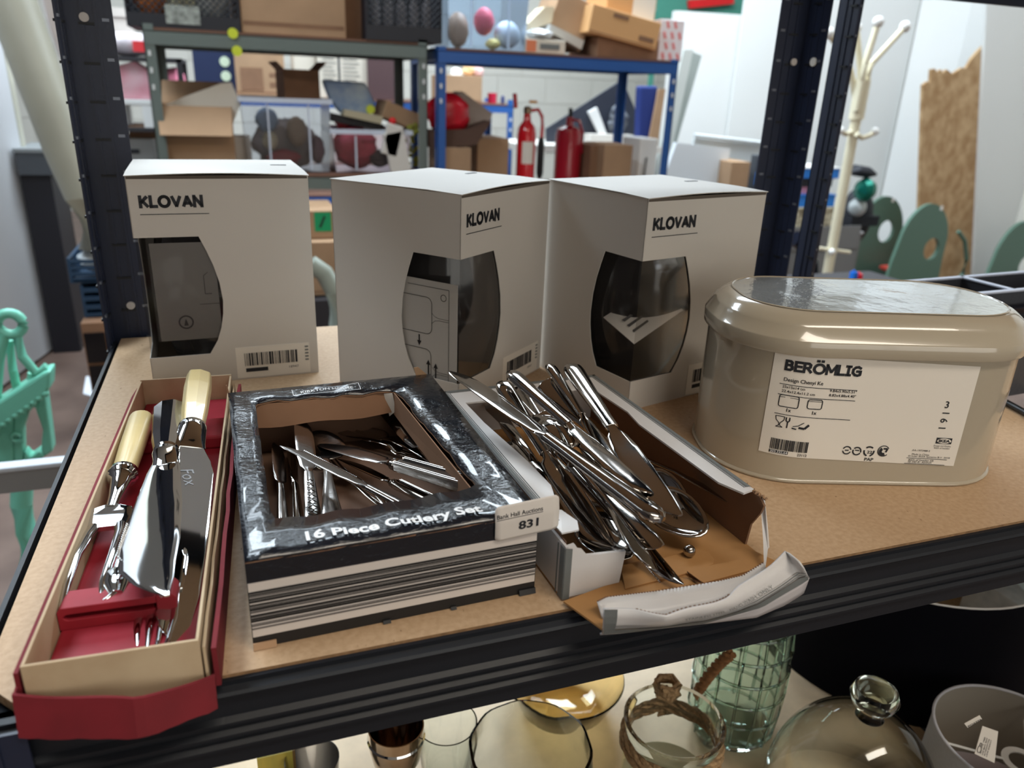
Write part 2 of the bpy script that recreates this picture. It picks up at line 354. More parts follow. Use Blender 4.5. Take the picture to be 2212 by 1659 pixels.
tag(MB().box((X2+.006, .004, UZ-TH), (X2+SW, SD-.004, UZ)).build('shelf_board', mdf), 'upper chipboard shelf of the right hand unit above the top right corner', 'shelf')

# ------------------------------------------------------------ three glass packs in white card boxes
KW, KD, KH = .1585, .1465, .2012
def bars(k, x0, z0, w_, h, n, T, seed=1, y=-.0004):
    r_ = random.Random(seed); x = x0
    while x < x0+w_:
        b = r_.choice((.0004, .0004, .0008, .0012, .0016))*w_/.04
        if x+b > x0+w_: break
        k.box((x, y, z0), (x+b, y+.0002, z0+h), T); x += b+r_.choice((.0004, .0006, .0009))*w_/.04
def face_T(T, side):
    """2-D (u, z) -> box face; side 'f' = front face (starts at near-left corner, along +x), 's' = side face (starts there, along +y)"""
    return T if side == 'f' else T @ M(((0, 1, 0, 0), (1, 0, 0, 0), (0, 0, 1, 0), (0, 0, 0, 1)))
def klovan(cx, cy, a, label, seed, leaflet):
    T = rz(a, (cx, cy, 0)) @ M.Translation((-KW/2, -KD/2, 0))
    t = thing('gift_box', T @ V((KW/2, KD/2, 0)), label, 'box', 'white glassware boxes at the back of the shelf')
    win = [(.35, .146), (.385, .132), (.415, .118), (.44, .101), (.45, .083), (.443, .070), (.425, .056), (.395, .043), (.345, .030)]
    for side, W_ in (('f', KW), ('s', KD)):
        Tf = face_T(T, side); fl = 1 if side == 'f' else -1
        out = [(0, 0), (W_, 0), (W_, KH), (0, KH), (0, .146)]+[(u*W_, z) for u, z in win]+[(0, .030)]
        k = MB(); k.prism([(u, 0, z) for u, z in out], (0, .0007, 0), Tf); k.build('front_panel' if side == 'f' else 'side_panel', wcard, t)
    k = MB(); k.box((0, KD-.0007, 0), (KW, KD, KH), T); k.build('back_panel', wcard, t)
    k = MB(); k.box((KW-.0007, .0007, 0), (KW, KD-.0007, KH), T); k.build('side_panel', wcard, t)
    k = MB(); k.box((.0008, .0008, .0002), (KW-.0008, KD-.0008, .001), T); k.build('base_panel', wcard_in, t)
    # lid: thin card sheet a touch bowed, with tuck slots at the rear right corner
    k = MB()
    def lid(u, v):
        e = .0022*math.sin(PI*u)*(1-v)+.0008; return T @ V((-.0008+u*(KW+.0016), -.0012+v*(KD+.002), KH+.0004+e*(1-v)+(.0012 if v < .02 else 0)*(-1)))
    k.grid(lid, 12, 4); k.build('lid', wcard, t, solid=.0007)
    k = MB(); k.box((KW*.83, KD*.55, KH+.0012), (KW*.93, KD*.58, KH+.0017), T); k.build('tuck_slot', ink, t)
    k = MB(); k.box((.0008, -.0002, KH-.0028), (KW-.0008, .0009, KH+.0002), T); k.build('lid_gap', mat('torn card edge', (92, 84, 76), .9), t)  # dark strip painted as the shade in the gap below the lid
    # acetate window folding round the corner
    k = MB()
    for side, W_ in (('f', KW), ('s', KD)):
        Tf = face_T(T, side); k.poly([(u, .0014, z) for u, z in [(.0014, .027), (.0014, .149)]+[(u*W_+.003, z) for u, z in win]], Tf)
    k.build('window_film', clearfilm, t)
    # glass inside
    g = MB(); gc = M.Translation(T @ V((KW/2, KD/2, .001)))
    g.lathe([(.001, 0), (.038, .0), (.058, .006), (.067, .04), (.0705, .08), (.067, .125), (.060, .170), (.056, .170), (.063, .12), (.066, .08), (.062, .04), (.045, .010), (.001, .008)], 40, gc)
    tag(g.build('glass_vase', smoke, None, smooth=True), 'smoked glass vase inside the '+label.split(' box')[0].replace('white ', 'white ')+' box', 'vase')
    # printing
    Tf = face_T(T, 'f') @ M.Rotation(PI/2, 4, 'X')
    Tk = Tf @ M.Translation((.0085, KH-.0285, .00025)); lettering('KLOVAN', .0545, .0115, .0029, lambda x, y: Tk @ V((x, y, 0)), 'title_print', ink, t)
    k = MB(); k.box((.0085, -.0003, KH-.0345), (.067, -.0001, KH-.0338), T); k.build('title_rule', ink, t)
    k = MB(); k.box((.078, -.0005, .0015), (.150, -.00005, .034), T); lb = k.build('barcode_label', label_w, t)
    k = MB(); bars(k, .086, .014, .052, .0135, 30, T, seed, -.0008); bc = k.build('barcode', ink, lb); bc['kind'] = 'stuff'
    k = MB(); k.box((.0865, -.0008, .0075), (.108, -.0005, .0115), T); k.build('number_box', ink, lb)
    text('203.940.90', .0035, Tf @ M.Translation((.0868, .0082, .0006)), 'number_print', white_ink, lb, width=.02)
    text('18947', .0036, Tf @ M.Translation((.128, .0082, .0004)), 'number_print', ink, lb, width=.0095)
    k = MB(); 
    for i in range(5): k.box((.1455, -.0008, .015+i*.0035), (.149, -.0005, .0166+i*.0035), T)
    k.build('small_print', grey_ink, lb)
    return T, t
Ks = [klovan(.1277, .5077, .0441, 'leftmost white box with its dark cutout at the left edge', 1, 0),
      klovan(.3358, .4016, .7015, 'middle white box turned with a corner to the front, instruction sheet showing', 2, 1),
      klovan(.5405, .3541, .2605, 'rightmost white box standing behind the oval tin', 3, 2)]
paper = mat('instruction paper', (206, 202, 196), .5); line_m = mat('drawing ink', (70, 68, 68), .7)
def outline(k, pts, w_, T, y=0):
    for i in range(len(pts)-1):
        a = V((pts[i][0], 0, pts[i][1])); b = V((pts[i+1][0], 0, pts[i+1][1])); d = (b-a).normalized(); n_ = V((-d.z, 0, d.x))*w_/2
        k.poly([a-n_+V((0, y, 0)), b-n_+V((0, y, 0)), b+n_+V((0, y, 0)), a+n_+V((0, y, 0))], T)
# sheet in the middle box, seen through its left-hand cutout
T = Ks[1][0]; Ts = face_T(T, 's') @ M.Translation((0, .0030, 0))
sh = MB(); sh.box((.0045, 0, .0025), (.072, .0004, .122), Ts); sh = tag(sh.build('instruction_sheet', paper, None), 'printed instruction sheet behind the cutout of the middle white box', 'leaflet')
k = MB()
outline(k, [(.0135, .004), (.0135, .116), (.060, .116)], .0005, Ts, -.0003)
def rr(cx, cz, hw, hh, r=.006):
    P = []
    for sx, sz, a0 in ((1, 1, 0), (-1, 1, PI/2), (-1, -1, PI), (1, -1, 1.5*PI)):
        for i in range(5): a = a0+i*PI/8; P.append((cx+sx*(hw-r)+r*math.cos(a), cz+sz*(hh-r)+r*math.sin(a)))
    return P+[P[0]]
outline(k, rr(.052, .0885, .0195, .0175), .0006, Ts, -.0003); outline(k, rr(.052, .036, .0185, .020), .0006, Ts, -.0003)
for z in (.087, .0345): 
    outline(k, [(.0325, z+.005), (.029, z+.002), (.0245, z+.001), (.0135, z+.001)], .0004, Ts, -.0003); outline(k, [(.0325, z-.005), (.029, z-.002), (.0245, z-.001), (.0135, z-.001)], .0004, Ts, -.0003)
outline(k, [(.0195+.003*math.cos(i*PI/8), .108+.003*math.sin(i*PI/8)) for i in range(17)], .0006, Ts, -.0003)
k.build('line_drawing', line_m, sh, normals=False)
k = MB()
def arrow(x, z0, z1, both):
    k.poly([(x-.0008, -.0003, z0), (x+.0008, -.0003, z0), (x+.0008, -.0003, z1), (x-.0008, -.0003, z1)], Ts)
    k.poly([(x-.0026, -.0003, z0+.001), (x, -.0003, z0-.004), (x+.0026, -.0003, z0+.001)], Ts)
    if both: k.poly([(x-.0026, -.0003, z1-.001), (x, -.0003, z1+.004), (x+.0026, -.0003, z1-.001)], Ts)
arrow(.047, .062, .069, 0); arrow(.0365, .026, .042, 1); arrow(.028, .024, .040, 1)
k.build('arrow_print', ink, sh, normals=False)
# sheet lying aslant in the right-hand box
T = Ks[2][0]
def slant(name, pts, lab):
    k = MB(); k.prism(pts, (0, .0, .0005), T); return tag(k.build(name, paper, None), lab, 'leaflet')
s3 = slant('instruction_sheet', [(.004, .050, .080), (.004, .004, .066), (.064, .003, .092), (.064, .050, .104)], 'folded paper sheet lying aslant behind the cutout of the rightmost white box')
k = MB()
for i in range(3): k.prism([(.012+.001*i, .014+.008*i, .0741+.0030*i), (.03, .014+.008*i, .0822+.0027*i), (.03, .016+.008*i, .0830+.0027*i), (.012, .016+.008*i, .0752+.003*i)], (0, 0, .0004), T)
k.build('printed_lines', line_m, s3, normals=False)
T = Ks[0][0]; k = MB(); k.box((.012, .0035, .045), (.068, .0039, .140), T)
s1 = tag(k.build('instruction_sheet', mat('shaded paper', (110, 107, 104), .4), None), 'grey paper sheet with a round emblem inside the leftmost white box', 'leaflet')  # shaded copy of the instruction paper, shade inside the box put into its colour
k = MB(); outline(k, [(.036+.0062*math.cos(i*PI/10), .063+.0062*math.sin(i*PI/10)) for i in range(21)], .0014, T, .003)
k.poly([(.034, .003, .0595), (.038, .003, .0595), (.037, .003, .0635), (.036, .003, .0665), (.035, .003, .0635)], T)
outline(k, [(.062, .090), (.056, .090), (.056, .108), (.060, .111)], .0005, T, .003); outline(k, [(.05, .080), (.068, .080)], .0005, T, .003); k.build('emblem_print', mat('dim ink', (52, 50, 50), .7), s1, normals=False)

# ------------------------------------------------------------ oval tin
TC = V((.629, .146, 0)); TA = -.304
def outl(L, W_, r, n=10):
    P = []
    for sx, sy, a0 in ((1, 1, 0), (-1, 1, PI/2), (-1, -1, PI), (1, -1, 1.5*PI)):
        for i in range(n+1): a = a0+i*PI/2/n; P.append((sx*(L/2-r)+r*math.cos(a), sy*(W_/2-r)+r*math.sin(a)))
    return P
TT = rz(TA, TC)
def tin_rings(k, prof, L=.246, W_=.144, r=.064, cap=True):
    R = []
    for off, z in prof: R.append([TT @ V((x, y, z)) for x, y in outl(L+2*off, W_+2*off, r+off)])
    k.rings(R, cap)
tin = thing('storage_tin', TC, 'glossy beige oval tin with a lid and a printed paper label on its front', 'tin')
k = MB(); tin_rings(k, [(.0, .0), (.0014, .0006), (.0018, .0018), (.0012, .003), (0, .0036), (0, .111), (-.002, .111)]); k.build('body', beige_enamel, tin, smooth=True)
k = MB(); tin_rings(k, [(.0018, .1075), (.0040, .1075), (.0045, .109), (.0045, .1185), (.0040, .1195), (.0036, .1198), (-.0010, .1285), (-.0030, .1310), (-.0075, .1345), (-.0110, .1368), (-.0135, .1376), (-.015, .138)]); k.build('lid', beige_enamel, tin, smooth=True)
k = MB()
fr_ = random.Random(3)
R = []
for q_ in (0, .35, .7, .93, 1.0):
    O = outl(.246-.030*1+0*q_, .144-.030, .049); R.append([TT @ V((x*q_ if q_ else x*.001, y*q_ if q_ else y*.001, .1383+.0010*(1-q_))) for x, y in O])
k.rings(R, False); k.build('lid_panel', mat('crinkled lid film', (190, 194, 194), .10, .55, bump=2.2, scale=17, coat=.8), tin, smooth=True, label='crinkled clear film stretched over the top of the lid')
k = MB(); R = [[TT @ V((x, y, .1384)) for x, y in outl(.217, .115, .0495)], [TT @ V((x, y, .1390)) for x, y in outl(.2155, .1135, .049)], [TT @ V((x, y, .1384)) for x, y in outl(.214, .112, .0485)]]
k.rings(R, False); k.build('lid_rim', beige_enamel, tin, smooth=True)
def tinpt(s_, z, off=.0004):
    """point on the front of the tin, s_ along the outline from its middle"""
    L, W_, r = .246, .144, .064; h = L/2-r
    if abs(s_) <= h: return TT @ V((s_, -W_/2-off, z))
    g_ = math.copysign(1, s_); a = (abs(s_)-h)/r
    return TT @ V((g_*(h+(r+off)*math.sin(a)), -(W_/2-r)-(r+off)*math.cos(a), z))
LS0, LS1, LZ0, LZ1, LT = -.095, .0625, .0205, .105, -.035
def lab(u, v, off=.0004):
    s_ = LS0+(LS1-LS0)*u; return tinpt(s_, LZ0+(LZ1-LZ0)*v+LT*s_, off)
k = MB(); k.grid(lambda u, v: lab(u, v), 24, 2); lp = k.build('paper_label', label_w, tin, smooth=True)
LH = LZ1-LZ0; LW = LS1-LS0
def lt(s, u, v, size, bold=0, width=None, m_=ink, name='label_print', rot=False):
    """u, v: 0..1 from the label's top left"""
    def fn(x, y):
        if rot: x, y = -y, x
        return lab(u+x/LW, 1-v+y/LH, .0007)
    return text(s, size, None, name, m_, lp, bold, fn=fn, width=width)
def lrect(u0, v0, u1, v1, m_=ink, name='label_rule', kk=None, n=6):
    k = kk or MB(); k.grid(lambda a, b: lab(u0+(u1-u0)*a, 1-(v0+(v1-v0)*b), .0007), n, 1)
    if not kk: return k.build(name, m_, lp, normals=False)
lettering('BERÖMLIG', .058, .0088, .0020, lambda x, y: lab(.055+x/LW, 1-.165+y/LH, .0008), 'title_print', ink, lp, .26)
lt('Design Chenyi Ke', .06, .265, .0042, .012, .029)
k = MB()
for v, u1 in ((.293, .42), (.395, .42), (.585, .415)): lrect(.045, v, u1, v+.006, kk=k)
k.build('label_rule', ink, lp, normals=False)
lt('25x15x14 cm', .06, .33, .0030, .01, .0165); lt('22.4x12.4x11.2 cm', .06, .372, .0030, .01, .0245)
lt('9.84x5.90x5.51"', .285, .325, .0030, .01, .021); lt('8.82x4.88x4.40"', .285, .367, .0030, .01, .021)
def lline(k, pts, w_=.0006):
    for i in range(len(pts)-1):
        (x0, y0), (x1, y1) = pts[i], pts[i+1]; L_ = math.hypot(x1-x0, y1-y0) or 1; nx, ny = -(y1-y0)/L_*w_/2, (x1-x0)/L_*w_/2
        k.poly([lab(x/LW, 1-y/LH, .0007) for x, y in ((x0-nx, y0-ny), (x1-nx, y1-ny), (x1+nx, y1+ny), (x0+nx, y0+ny))])
def lrr(cx, cy, hw, hh, r=.0016):
    return [(a, b) for a, b in rr(cx, cy, hw, hh, r)]
k = MB(); lline(k, lrr(.016, .0385, .0072, .0048), .0007); lline(k, [(.009, .0355), (.023, .0355)], .0004)
lline(k, lrr(.0355, .0385, .0056, .0038), .0007); lline(k, [(.030, .0362), (.041, .0362)], .0004)
# goblet and fork mark, hand-wash mark
lline(k, [(.0085, .0515), (.0090, .0545), (.0115, .057), (.0118, .059), (.0095, .0605), (.0145, .0605), (.0122, .059), (.0125, .057), (.0148, .0545), (.0152, .0515), (.0085, .0515)], .0006)
lline(k, [(.0165, .0515), (.0165, .0545), (.0178, .0555), (.0178, .0605)], .0009); lline(k, [(.0190, .0515), (.0190, .0545), (.0178, .0555)], .0009)
lline(k, [(.022, .0585), (.026, .0575), (.030, .0545)], .0006); lline(k, [(.0265, .059), (.031, .0595), (.034, .056)], .0018); lline(k, [(.0215, .060), (.025, .0605)], .0010)
# recycling marks
def circ(cx, cy, r, a0=0, a1=360, n=20): return [(cx+r*math.cos(math.radians(a0+(a1-a0)*i/n)), cy+r*math.sin(math.radians(a0+(a1-a0)*i/n))) for i in range(n+1)]
lline(k, circ(.0680, .0755, .0032, 20, 170), .0010); lline(k, circ(.0680, .0755, .0032, 200, 350), .0010); lline(k, [(.0665, .0755), (.0695, .0755)], .0010)
lline(k, circ(.0762, .0758, .0032, 30, 200), .0011); lline(k, circ(.0762, .0758, .0032, 220, 380), .0011); lline(k, [(.0745, .075), (.078, .0752)], .0009)
for a in (-90, 30, 150):
    lline(k, circ(.0860, .0755, .0040, a-42, a+42, 6), .0013)
lline(k, circ(.0975, .0745, .0045, 40, 330), .0007); lline(k, circ(.0975, .0748, .0026, 60, 240), .0026); lline(k, [(.0972, .0725), (.1005, .0725), (.0995, .0755)], .0014)
k.build('label_symbol', ink, lp, normals=False)['kind'] = 'stuff'
lt('22', .5365, .915, .0034, .02, .0042); lt('PAP', .530, .99, .0036, .02, .0072)
lt('1x', .093, .555, .0040, .02); lt('1x', .215, .555, .0040, .02)
k = MB(); x = .008; rb = random.Random(9)
while x < .036:
    b = rb.choice((.0003, .0006, .0009)); lrect(x/LW, .835, (x+b)/LW, .945, kk=k, n=1); x += b+rb.choice((.0003, .0005))
o = k.build('barcode', ink, lp, normals=False); o['kind'] = 'stuff'
lrect(.050, .953, .140, .982, name='number_box'); lt('203.332.64', .054, .978, .0028, .01, .013, white_ink).location.z += 0
lt('23112', .185, .985, .0030, .01, .0075)
MATS['serif'] = ink
for i, ch in enumerate('1913'): lt(ch, .905 if i < 3 else .87, .64-i*.075, .0080, .01, rot=i < 3)
# logo box: dark rectangle, pale ellipse, dark letters
lrect(.875, .715, .955, .775, name='logo')
k = MB(); vs = [lab(.915+.036*math.cos(a*PI/12), 1-.745+.026*math.sin(a*PI/12), .0009) for a in range(24)]; k.bm.faces.new([k.bm.verts.new(p) for p in vs]); k.build('logo_oval', label_w, lp, normals=False)
def fn_(x, y): return lab(.8855+x/LW, 1-.757+y/LH, .0011)
text('IKEA', .0032, None, 'logo_print', ink, lp, .04, fn=fn_, width=.0092)
lt('Design and Quality', .868, .805, .0018, 0, .014); lt('IKEA of Sweden', .873, .828, .0018, 0, .0125)
lt('AA-1972988-2', .765, .865, .0022, 0, .0145); lt('Made in China', .768, .905, .0022, 0, .014); lt('© Inter IKEA Systems B.V. 2018', .752, .925, .0020, 0, .034)
lrect(.745, .935, .955, .940); lt('IKEA of Sweden AB', .757, .965, .0022, 0, .0205); lt('SE-343 81 Älmhult', .757, .985, .0022, 0, .0195); lrect(.74, .992, .95, .997)

# ------------------------------------------------------------ cutlery
def handle_st(L, w0, w1, t0, t1, butt=.006):
    return [(0, 0, 0, w0*.35, t0*.5), (butt*.35, 0, 0, w0*.72, t0*.8), (butt, 0, 0, w0*.93, t0), (butt*2.2, 0, 0, w0, t0), (L*.5, 0, 0, (w0*.55+w1*.45), (t0+t1)/2), (L*.85, 0, 0, w1*1.02, t1), (L, 0, 0, w1, t1)]
def blade_st(x0, L, hw, tip='round', th=.0007):
    s_ = [(x0, 0, 0, .0038, .0026), (x0+.006, 0, 0, .0045, .0016), (x0+.012, -hw*.05, 0, hw*.8, th), (x0+.03, 0, 0, hw*.95, th)]
    e = [(.55, .0, 1.0), (.72, .02, .98), (.84, .08, .88), (.92, .2, .70), (.97, .38, .45), (1.0, .55, .15)] if tip == 'round' else [(.5, 0, 1), (.65, .06, .92), (.78, .2, .76), (.88, .38, .55), (.95, .58, .33), (1.0, .8, .06)]
    return s_+[(x0+L*a, hw*b, 0, hw*c, th*.9) for a, b, c in e]
def bowl_mesh(k, x0, a, b, d, T=None, n=20):
    """shallow egg-shaped bowl, point at x0 to x0+2a"""
    def f(u, v):
        r_ = u; t = v*2*PI; x = x0+a-a*r_*math.cos(t)*(1); y = b*r_*math.sin(t)*(1-.18*math.cos(t)*-1)
        return V((x, y, -d*(1-r_**2)+.0))
    k.grid(f, 7, n)
def place(o, A, B, roll, L, anchor=None):
    A = V(A); B = V(B); x = B-A
    if anchor == 'B': A = B-x.normalized()*L
    if anchor == 'A': B = A+x.normalized()*L
    x = B-A; F = frame(A, x)
    o.matrix_basis = F @ M.Rotation(math.radians(roll), 4, 'X') @ M.Scale(x.length/L, 4)
    # part matrices stay in the local frame of the thing
def cutlery(kind, A, B, roll, label, m_=None, group=None, hw=.0085, style='plain', cat=None, anchor=None):
    """A: butt of the handle, B: tip (world points)"""
    m_ = m_ or steel
    e = bpy.data.objects.new({'knife': 'table_knife', 'spoon': 'spoon', 'fork': 'fork'}[kind], None); COL.objects.link(e); e.empty_display_size = .02
    tag(e, label, cat or kind, group)
    if kind == 'knife':
        L = .215; H = .105
        k = MB()
        if style == 'ribbed':
            k.loft([(0, 0, 0, .0085, .0045), (.001, 0, 0, .0095, .0055), (.05, 0, 0, .0082, .005), (H-.012, 0, 0, .0065, .0045)], 12, 6); h = k.build('handle', m_, e, bevel=.0006)
            k = MB()
            for yy in (-.0078, -.0052, .0052, .0078): k.box((.002, yy-.0006, .0035), (H-.013, yy+.0006, .0062))
            for yy in (-.003, .0, .003): k.box((.002, yy*1.0-.0006+.009*0, -.0060), (H-.013, yy+.0006, -.0045))
            k.build('rib', m_, h, bevel=.0004)
            k = MB(); k.loft([(H-.013, 0, 0, .0055, .004), (H-.011, 0, 0, .0078, .0062), (H-.009, 0, 0, .0058, .0045), (H-.006, 0, 0, .0072, .0055), (H-.003, 0, 0, .005, .0036), (H, 0, 0, .0045, .003)], 14); k.build('collar', m_, e, smooth=True)
        elif style == 'flat':
            k.loft([(0, 0, 0, .0085, .001), (.003, 0, 0, .011, .0016), (.03, 0, 0, .0095, .0018), (H, 0, 0, .0055, .0022)], 12, 4); k.build('handle', m_, e, smooth=True)
        elif style == 'ornate':
            k.loft([(0, 0, 0, .005, .001), (.004, 0, 0, .0095, .0022), (.04, 0, 0, .0075, .0024), (H, 0, 0, .0045, .0026)], 12, 3); h = k.build('handle', m_, e, smooth=True)
            k = MB()
            for i in range(10):
                x = .010+i*.0085; ww = .0056*(1-i*.045)
                k.tube([(x-.0035, 0, .0026), (x, ww, .0024), (x+.0035, 0, .0026), (x, -ww, .0024)], .0005, 5, closed=True)
            o = k.build('engraving', m_, h, smooth=True); o['kind'] = 'stuff'
        else:
            k.loft(handle_st(H, .0088, .0050, .0042, .0032, .006), 16, 2.4); k.build('handle', m_, e, smooth=True)
        k = MB(); k.loft(blade_st(H, L-H, hw, 'pointed' if style in ('serrated', 'ribbed') or hw > .0122 else 'round'), 12, 2.6)
        if style == 'serrated':
            for i in range(34):
                x = H+.022+i*.0021; k.loft([(x-.0009, -hw*.86, 0, .0003, .0004), (x, -hw*.97, 0, .0013, .0005), (x+.0009, -hw*.86, 0, .0003, .0004)], 6)
        k.build('blade', m_, e, smooth=True)
    elif kind == 'spoon':
        L = .195; a = .031
        k = MB(); k.loft([(0, 0, .004, .004, .0006), (.002, 0, .004, .0085, .0010), (.012, 0, .0035, .0105, .0012), (.04, 0, .004, .0075, .0012), (.08, 0, .006, .0040, .0016), (.118, 0, .0055, .0032, .0018), (.132, 0, .002, .0042, .0012), (.138, 0, 0, .006, .0008)], 14, 2.6); k.build('handle', m_, e, smooth=True)
        k = MB(); bowl_mesh(k, L-2*a, a, .0215 if hw < .012 else .0215, .0085); k.build('bowl', m_, e, smooth=True, solid=.0012)
    else:
        L = .19
        k = MB(); k.loft([(0, 0, .004, .004, .0006), (.002, 0, .004, .0085, .0010), (.012, 0, .0035, .0100, .0012), (.04, 0, .004, .0072, .0012), (.08, 0, .006, .0040, .0016), (.118, 0, .0045, .0032, .0018), (.128, 0, .001, .0052, .0011)], 14, 2.6); k.build('handle', m_, e, smooth=True)
        k = MB(); k.loft([(.126, 0, .0015, .0045, .001), (.134, 0, -.001, .010, .0009), (.143, 0, -.002, .0118, .0009), (.147, 0, -.002, .0118, .0009)], 12, 4); hd = k.build('head', m_, e, smooth=True)
        for i in range(4):
            y = -.0099+i*.0066; k = MB(); k.loft([(.145, y, -.002, .0019, .0009), (.165, y, -.0015, .0017, .0009), (.182, y*.96, .001, .0013, .0008), (.19, y*.94, .0025, .0005, .0004)], 8); k.build('tine', m_, hd, smooth=True)
    place(e, A, B, roll, L, anchor)
    return e

# ------------------------------------------------------------ carving set in its cream and red box
CT = rz(-.045, (.0325, -.004, 0))   # origin: near-left outer corner, +y towards the back
CW, CL, CH = .0765, .372, .031
cb = thing('carving_set_box', CT @ V((CW/2, CL/2, 0)), 'long narrow cream and red carving box at the left end of the shelf', 'box')
for nm, a, b in (('tray_wall', (0, 0, .002), (CW, .0016, CH)), ('tray_wall', (0, CL-.0016, .002), (CW, CL, CH+.001)), ('tray_wall', (0, .0016, .002), (.0016, CL-.0016, CH)), ('tray_wall', (CW-.0016, .0016, .002), (CW, CL-.0016, CH)), ('tray_base', (.0016, .0016, .002), (CW-.0016, CL-.0016, .0035))):
    k = MB(); k.box(a, b, CT); k.build(nm, cream, cb, bevel=.0004)
k = MB(); k.box((.0018, .0018, .0036), (CW-.0018, CL-.0018, .0095), CT); k.build('lining', redpad, cb, bevel=.002)
# raised rests: front one has an oval slot
k = MB(); y = .052
k.prism([(.002, y, .0095), (.002, y, .021), (.004, y, .0235), (.050, y, .0235), (.050, y, .019), (.0065, y, .019), (.0048, y, .0178), (.0048, y, .0168), (.0065, y, .0156), (.050, y, .0156), (.050, y, .0095)], (0, .016, 0), CT)
k.prism([(.050, y, .0095), (.050, y, .0235), (.058, y, .0235), (.060, y, .021), (.060, y, .0095)], (0, .016, 0), CT)
k.build('rest', redpad, cb, bevel=.001)
k = MB(); k.box((.004, y+.006, .0156), (.050, y+.007, .019), CT); k.build('slot_back', mat('deep maroon', (60, 14, 20), .9), cb)
k = MB(); k.box((.0018, .262, .0095), (CW-.002, .300, .0205), CT); k.build('rest', redpad, cb, bevel=.002)
# the lid's loose red sides around the tray
k = MB(); k.prism([(-.0028, .004, -.001+.0015), (-.0012, .004, .0005), (-.0012, .004, .026), (-.0028, .004, .026)], (0, 0, 0.0001), CT) if 0 else None
def lidside(x0, x1, z1, nm, m_):
    k = MB(); n = 14; R = []
    for i in range(n+1):
        yy = .001+(CL-.002)*i/n; e_ = random.uniform(-.0006, .0006) if x0 > .05 else 0; h = z1 if i < n else z1*.9
        R.append([CT @ V(p) for p in ((x0, yy, .0008), (x1, yy, .0008), (x1+e_, yy, h+e_), (x0+e_, yy, h+e_))])
    k.rings(R); return k.build(nm, m_, cb)
lidside(-.0036, -.0016, .027, 'lid_side', redcloth)
lidside(CW+.0012, CW+.0026, .026, 'lid_side', cream)
lidside(CW+.0052, CW+.0076, .0245, 'lid_side', redcloth)
k = MB(); k.box((-.003, .0016, .0003), (CW+.0076, CL, .0018), CT); k.build('lid_panel', redcloth, cb)
# bulging red end flap, hanging in front of the shelf edge
k = MB(); n = 20; R = []
for i in range(n+1):
    u = i/n; x = -.0045+u*(CW+.010); bul = -.003-.012*(1-abs(u-.62)/(.62 if u < .62 else .38)); zt = .0185-.0075*u-.001*math.sin(u*9); zb = -.004-.0035*u+random.uniform(-.0007, .0007)
    yb = bul-.0035
    R.append([CT @ V(p) for p in ((x, yb, zb), (x, bul, zt), (x, bul+.0016, zt), (x, yb+.0016, zb))])
k.rings(R); k.build('end_flap', redcloth, cb)
k = MB(); k.poly([(-.004, -.003, .010), (-.004, .005, .004), (-.0026, .005, .022), (-.004, -.003, .0175)], CT); k.build('torn_edge', redcloth, cb, solid=.001)

def pl(px, py, z): return onZ(px, py, z)
def fittings(root_name, label, cat): 
    e = bpy.data.objects.new(root_name, None); COL.objects.link(e); return tag(e, label, cat)
# carving fork with a bone handle (local: x from butt to tips, L = .27)
fk = fittings('carving_fork', 'two-pronged carving fork with a round pale bone handle in the red-lined box', 'fork')
k = MB(); k.loft([(0, 0, 0, .004, .004), (.001, 0, 0, .0088, .0084), (.006, 0, 0, .0092, .0088), (.05, 0, 0, .0088, .0084), (.088, 0, 0, .0078, .0072)], 20, 2.3); k.build('handle', bone, fk, smooth=True)
k = MB(); k.loft([(.087, 0, 0, .0085, .008), (.089, 0, 0, .0100, .0092), (.094, 0, 0, .0102, .0094), (.096, 0, 0, .0085, .008), (.098, 0, 0, .0092, .0085), (.101, 0, 0, .0066, .006), (.125, 0, 0, .0042, .004), (.138, 0, 0, .0038, .0035)], 20); k.build('ferrule', chrome, fk, smooth=True)
k = MB(); k.loft([(.136, 0, 0, .0045, .003), (.139, 0, .001, .0125, .0012), (.144, 0, .000, .0140, .0012), (.150, 0, -.001, .0135, .0014), (.158, 0, -.002, .0115, .0018)], 16, 3.5); hd = k.build('shoulder', chrome, fk, smooth=True)
for sg in (-1, 1):
    k = MB(); k.loft([(.152, sg*.0072, -.002, .0042, .002), (.165, sg*.0092, -.001, .0034, .0024), (.19, sg*.0098, .002, .0026, .0022), (.22, sg*.0092, .002, .0022, .0018), (.238, sg*.0096, -.002, .0010, .0009)], 12); k.build('tine', chrome, hd, smooth=True)
A, B = pl(306, 905, .030), pl(170, 1312, .022); place(fk, A, B, 0, .238)
# silver-handled cake knife
ck = fittings('cake_knife', 'broad bright cake knife with a fluted silver handle lying on top in the red-lined box', 'knife')
k = MB(); k.loft([(0, 0, 0, .009, .007), (.001, 0, 0, .0125, .0100), (.05, 0, 0, .0105, .0086), (.072, 0, 0, .0078, .0066)], 10, 2); k.build('handle', chrome, ck)
k = MB(); k.loft([(.071, 0, 0, .0062, .0056), (.073, 0, 0, .0080, .0074), (.0755, 0, 0, .0064, .006), (.078, 0, 0, .0084, .0078), (.081, 0, 0, .0082, .0076), (.084, 0, -.001, .0078, .004), (.090, 0, -.002, .0082, .0012)], 20); k.build('collar', chrome, ck, smooth=True)
k = MB(); k.loft([(.087, 0, -.002, .0085, .0010), (.10, -.001, -.002, .0100, .0008), (.15, -.0020, -.001, .0135, .0008), (.19, -.0035, .0, .0150, .0008), (.215, -.003, .001, .0130, .0007), (.23, .001, .0015, .0090, .0007), (.240, .0045, .002, .0045, .0006), (.246, .0075, .002, .0012, .0005)], 16, 3); bl = k.build('blade', chrome, ck, smooth=True)
k = MB()
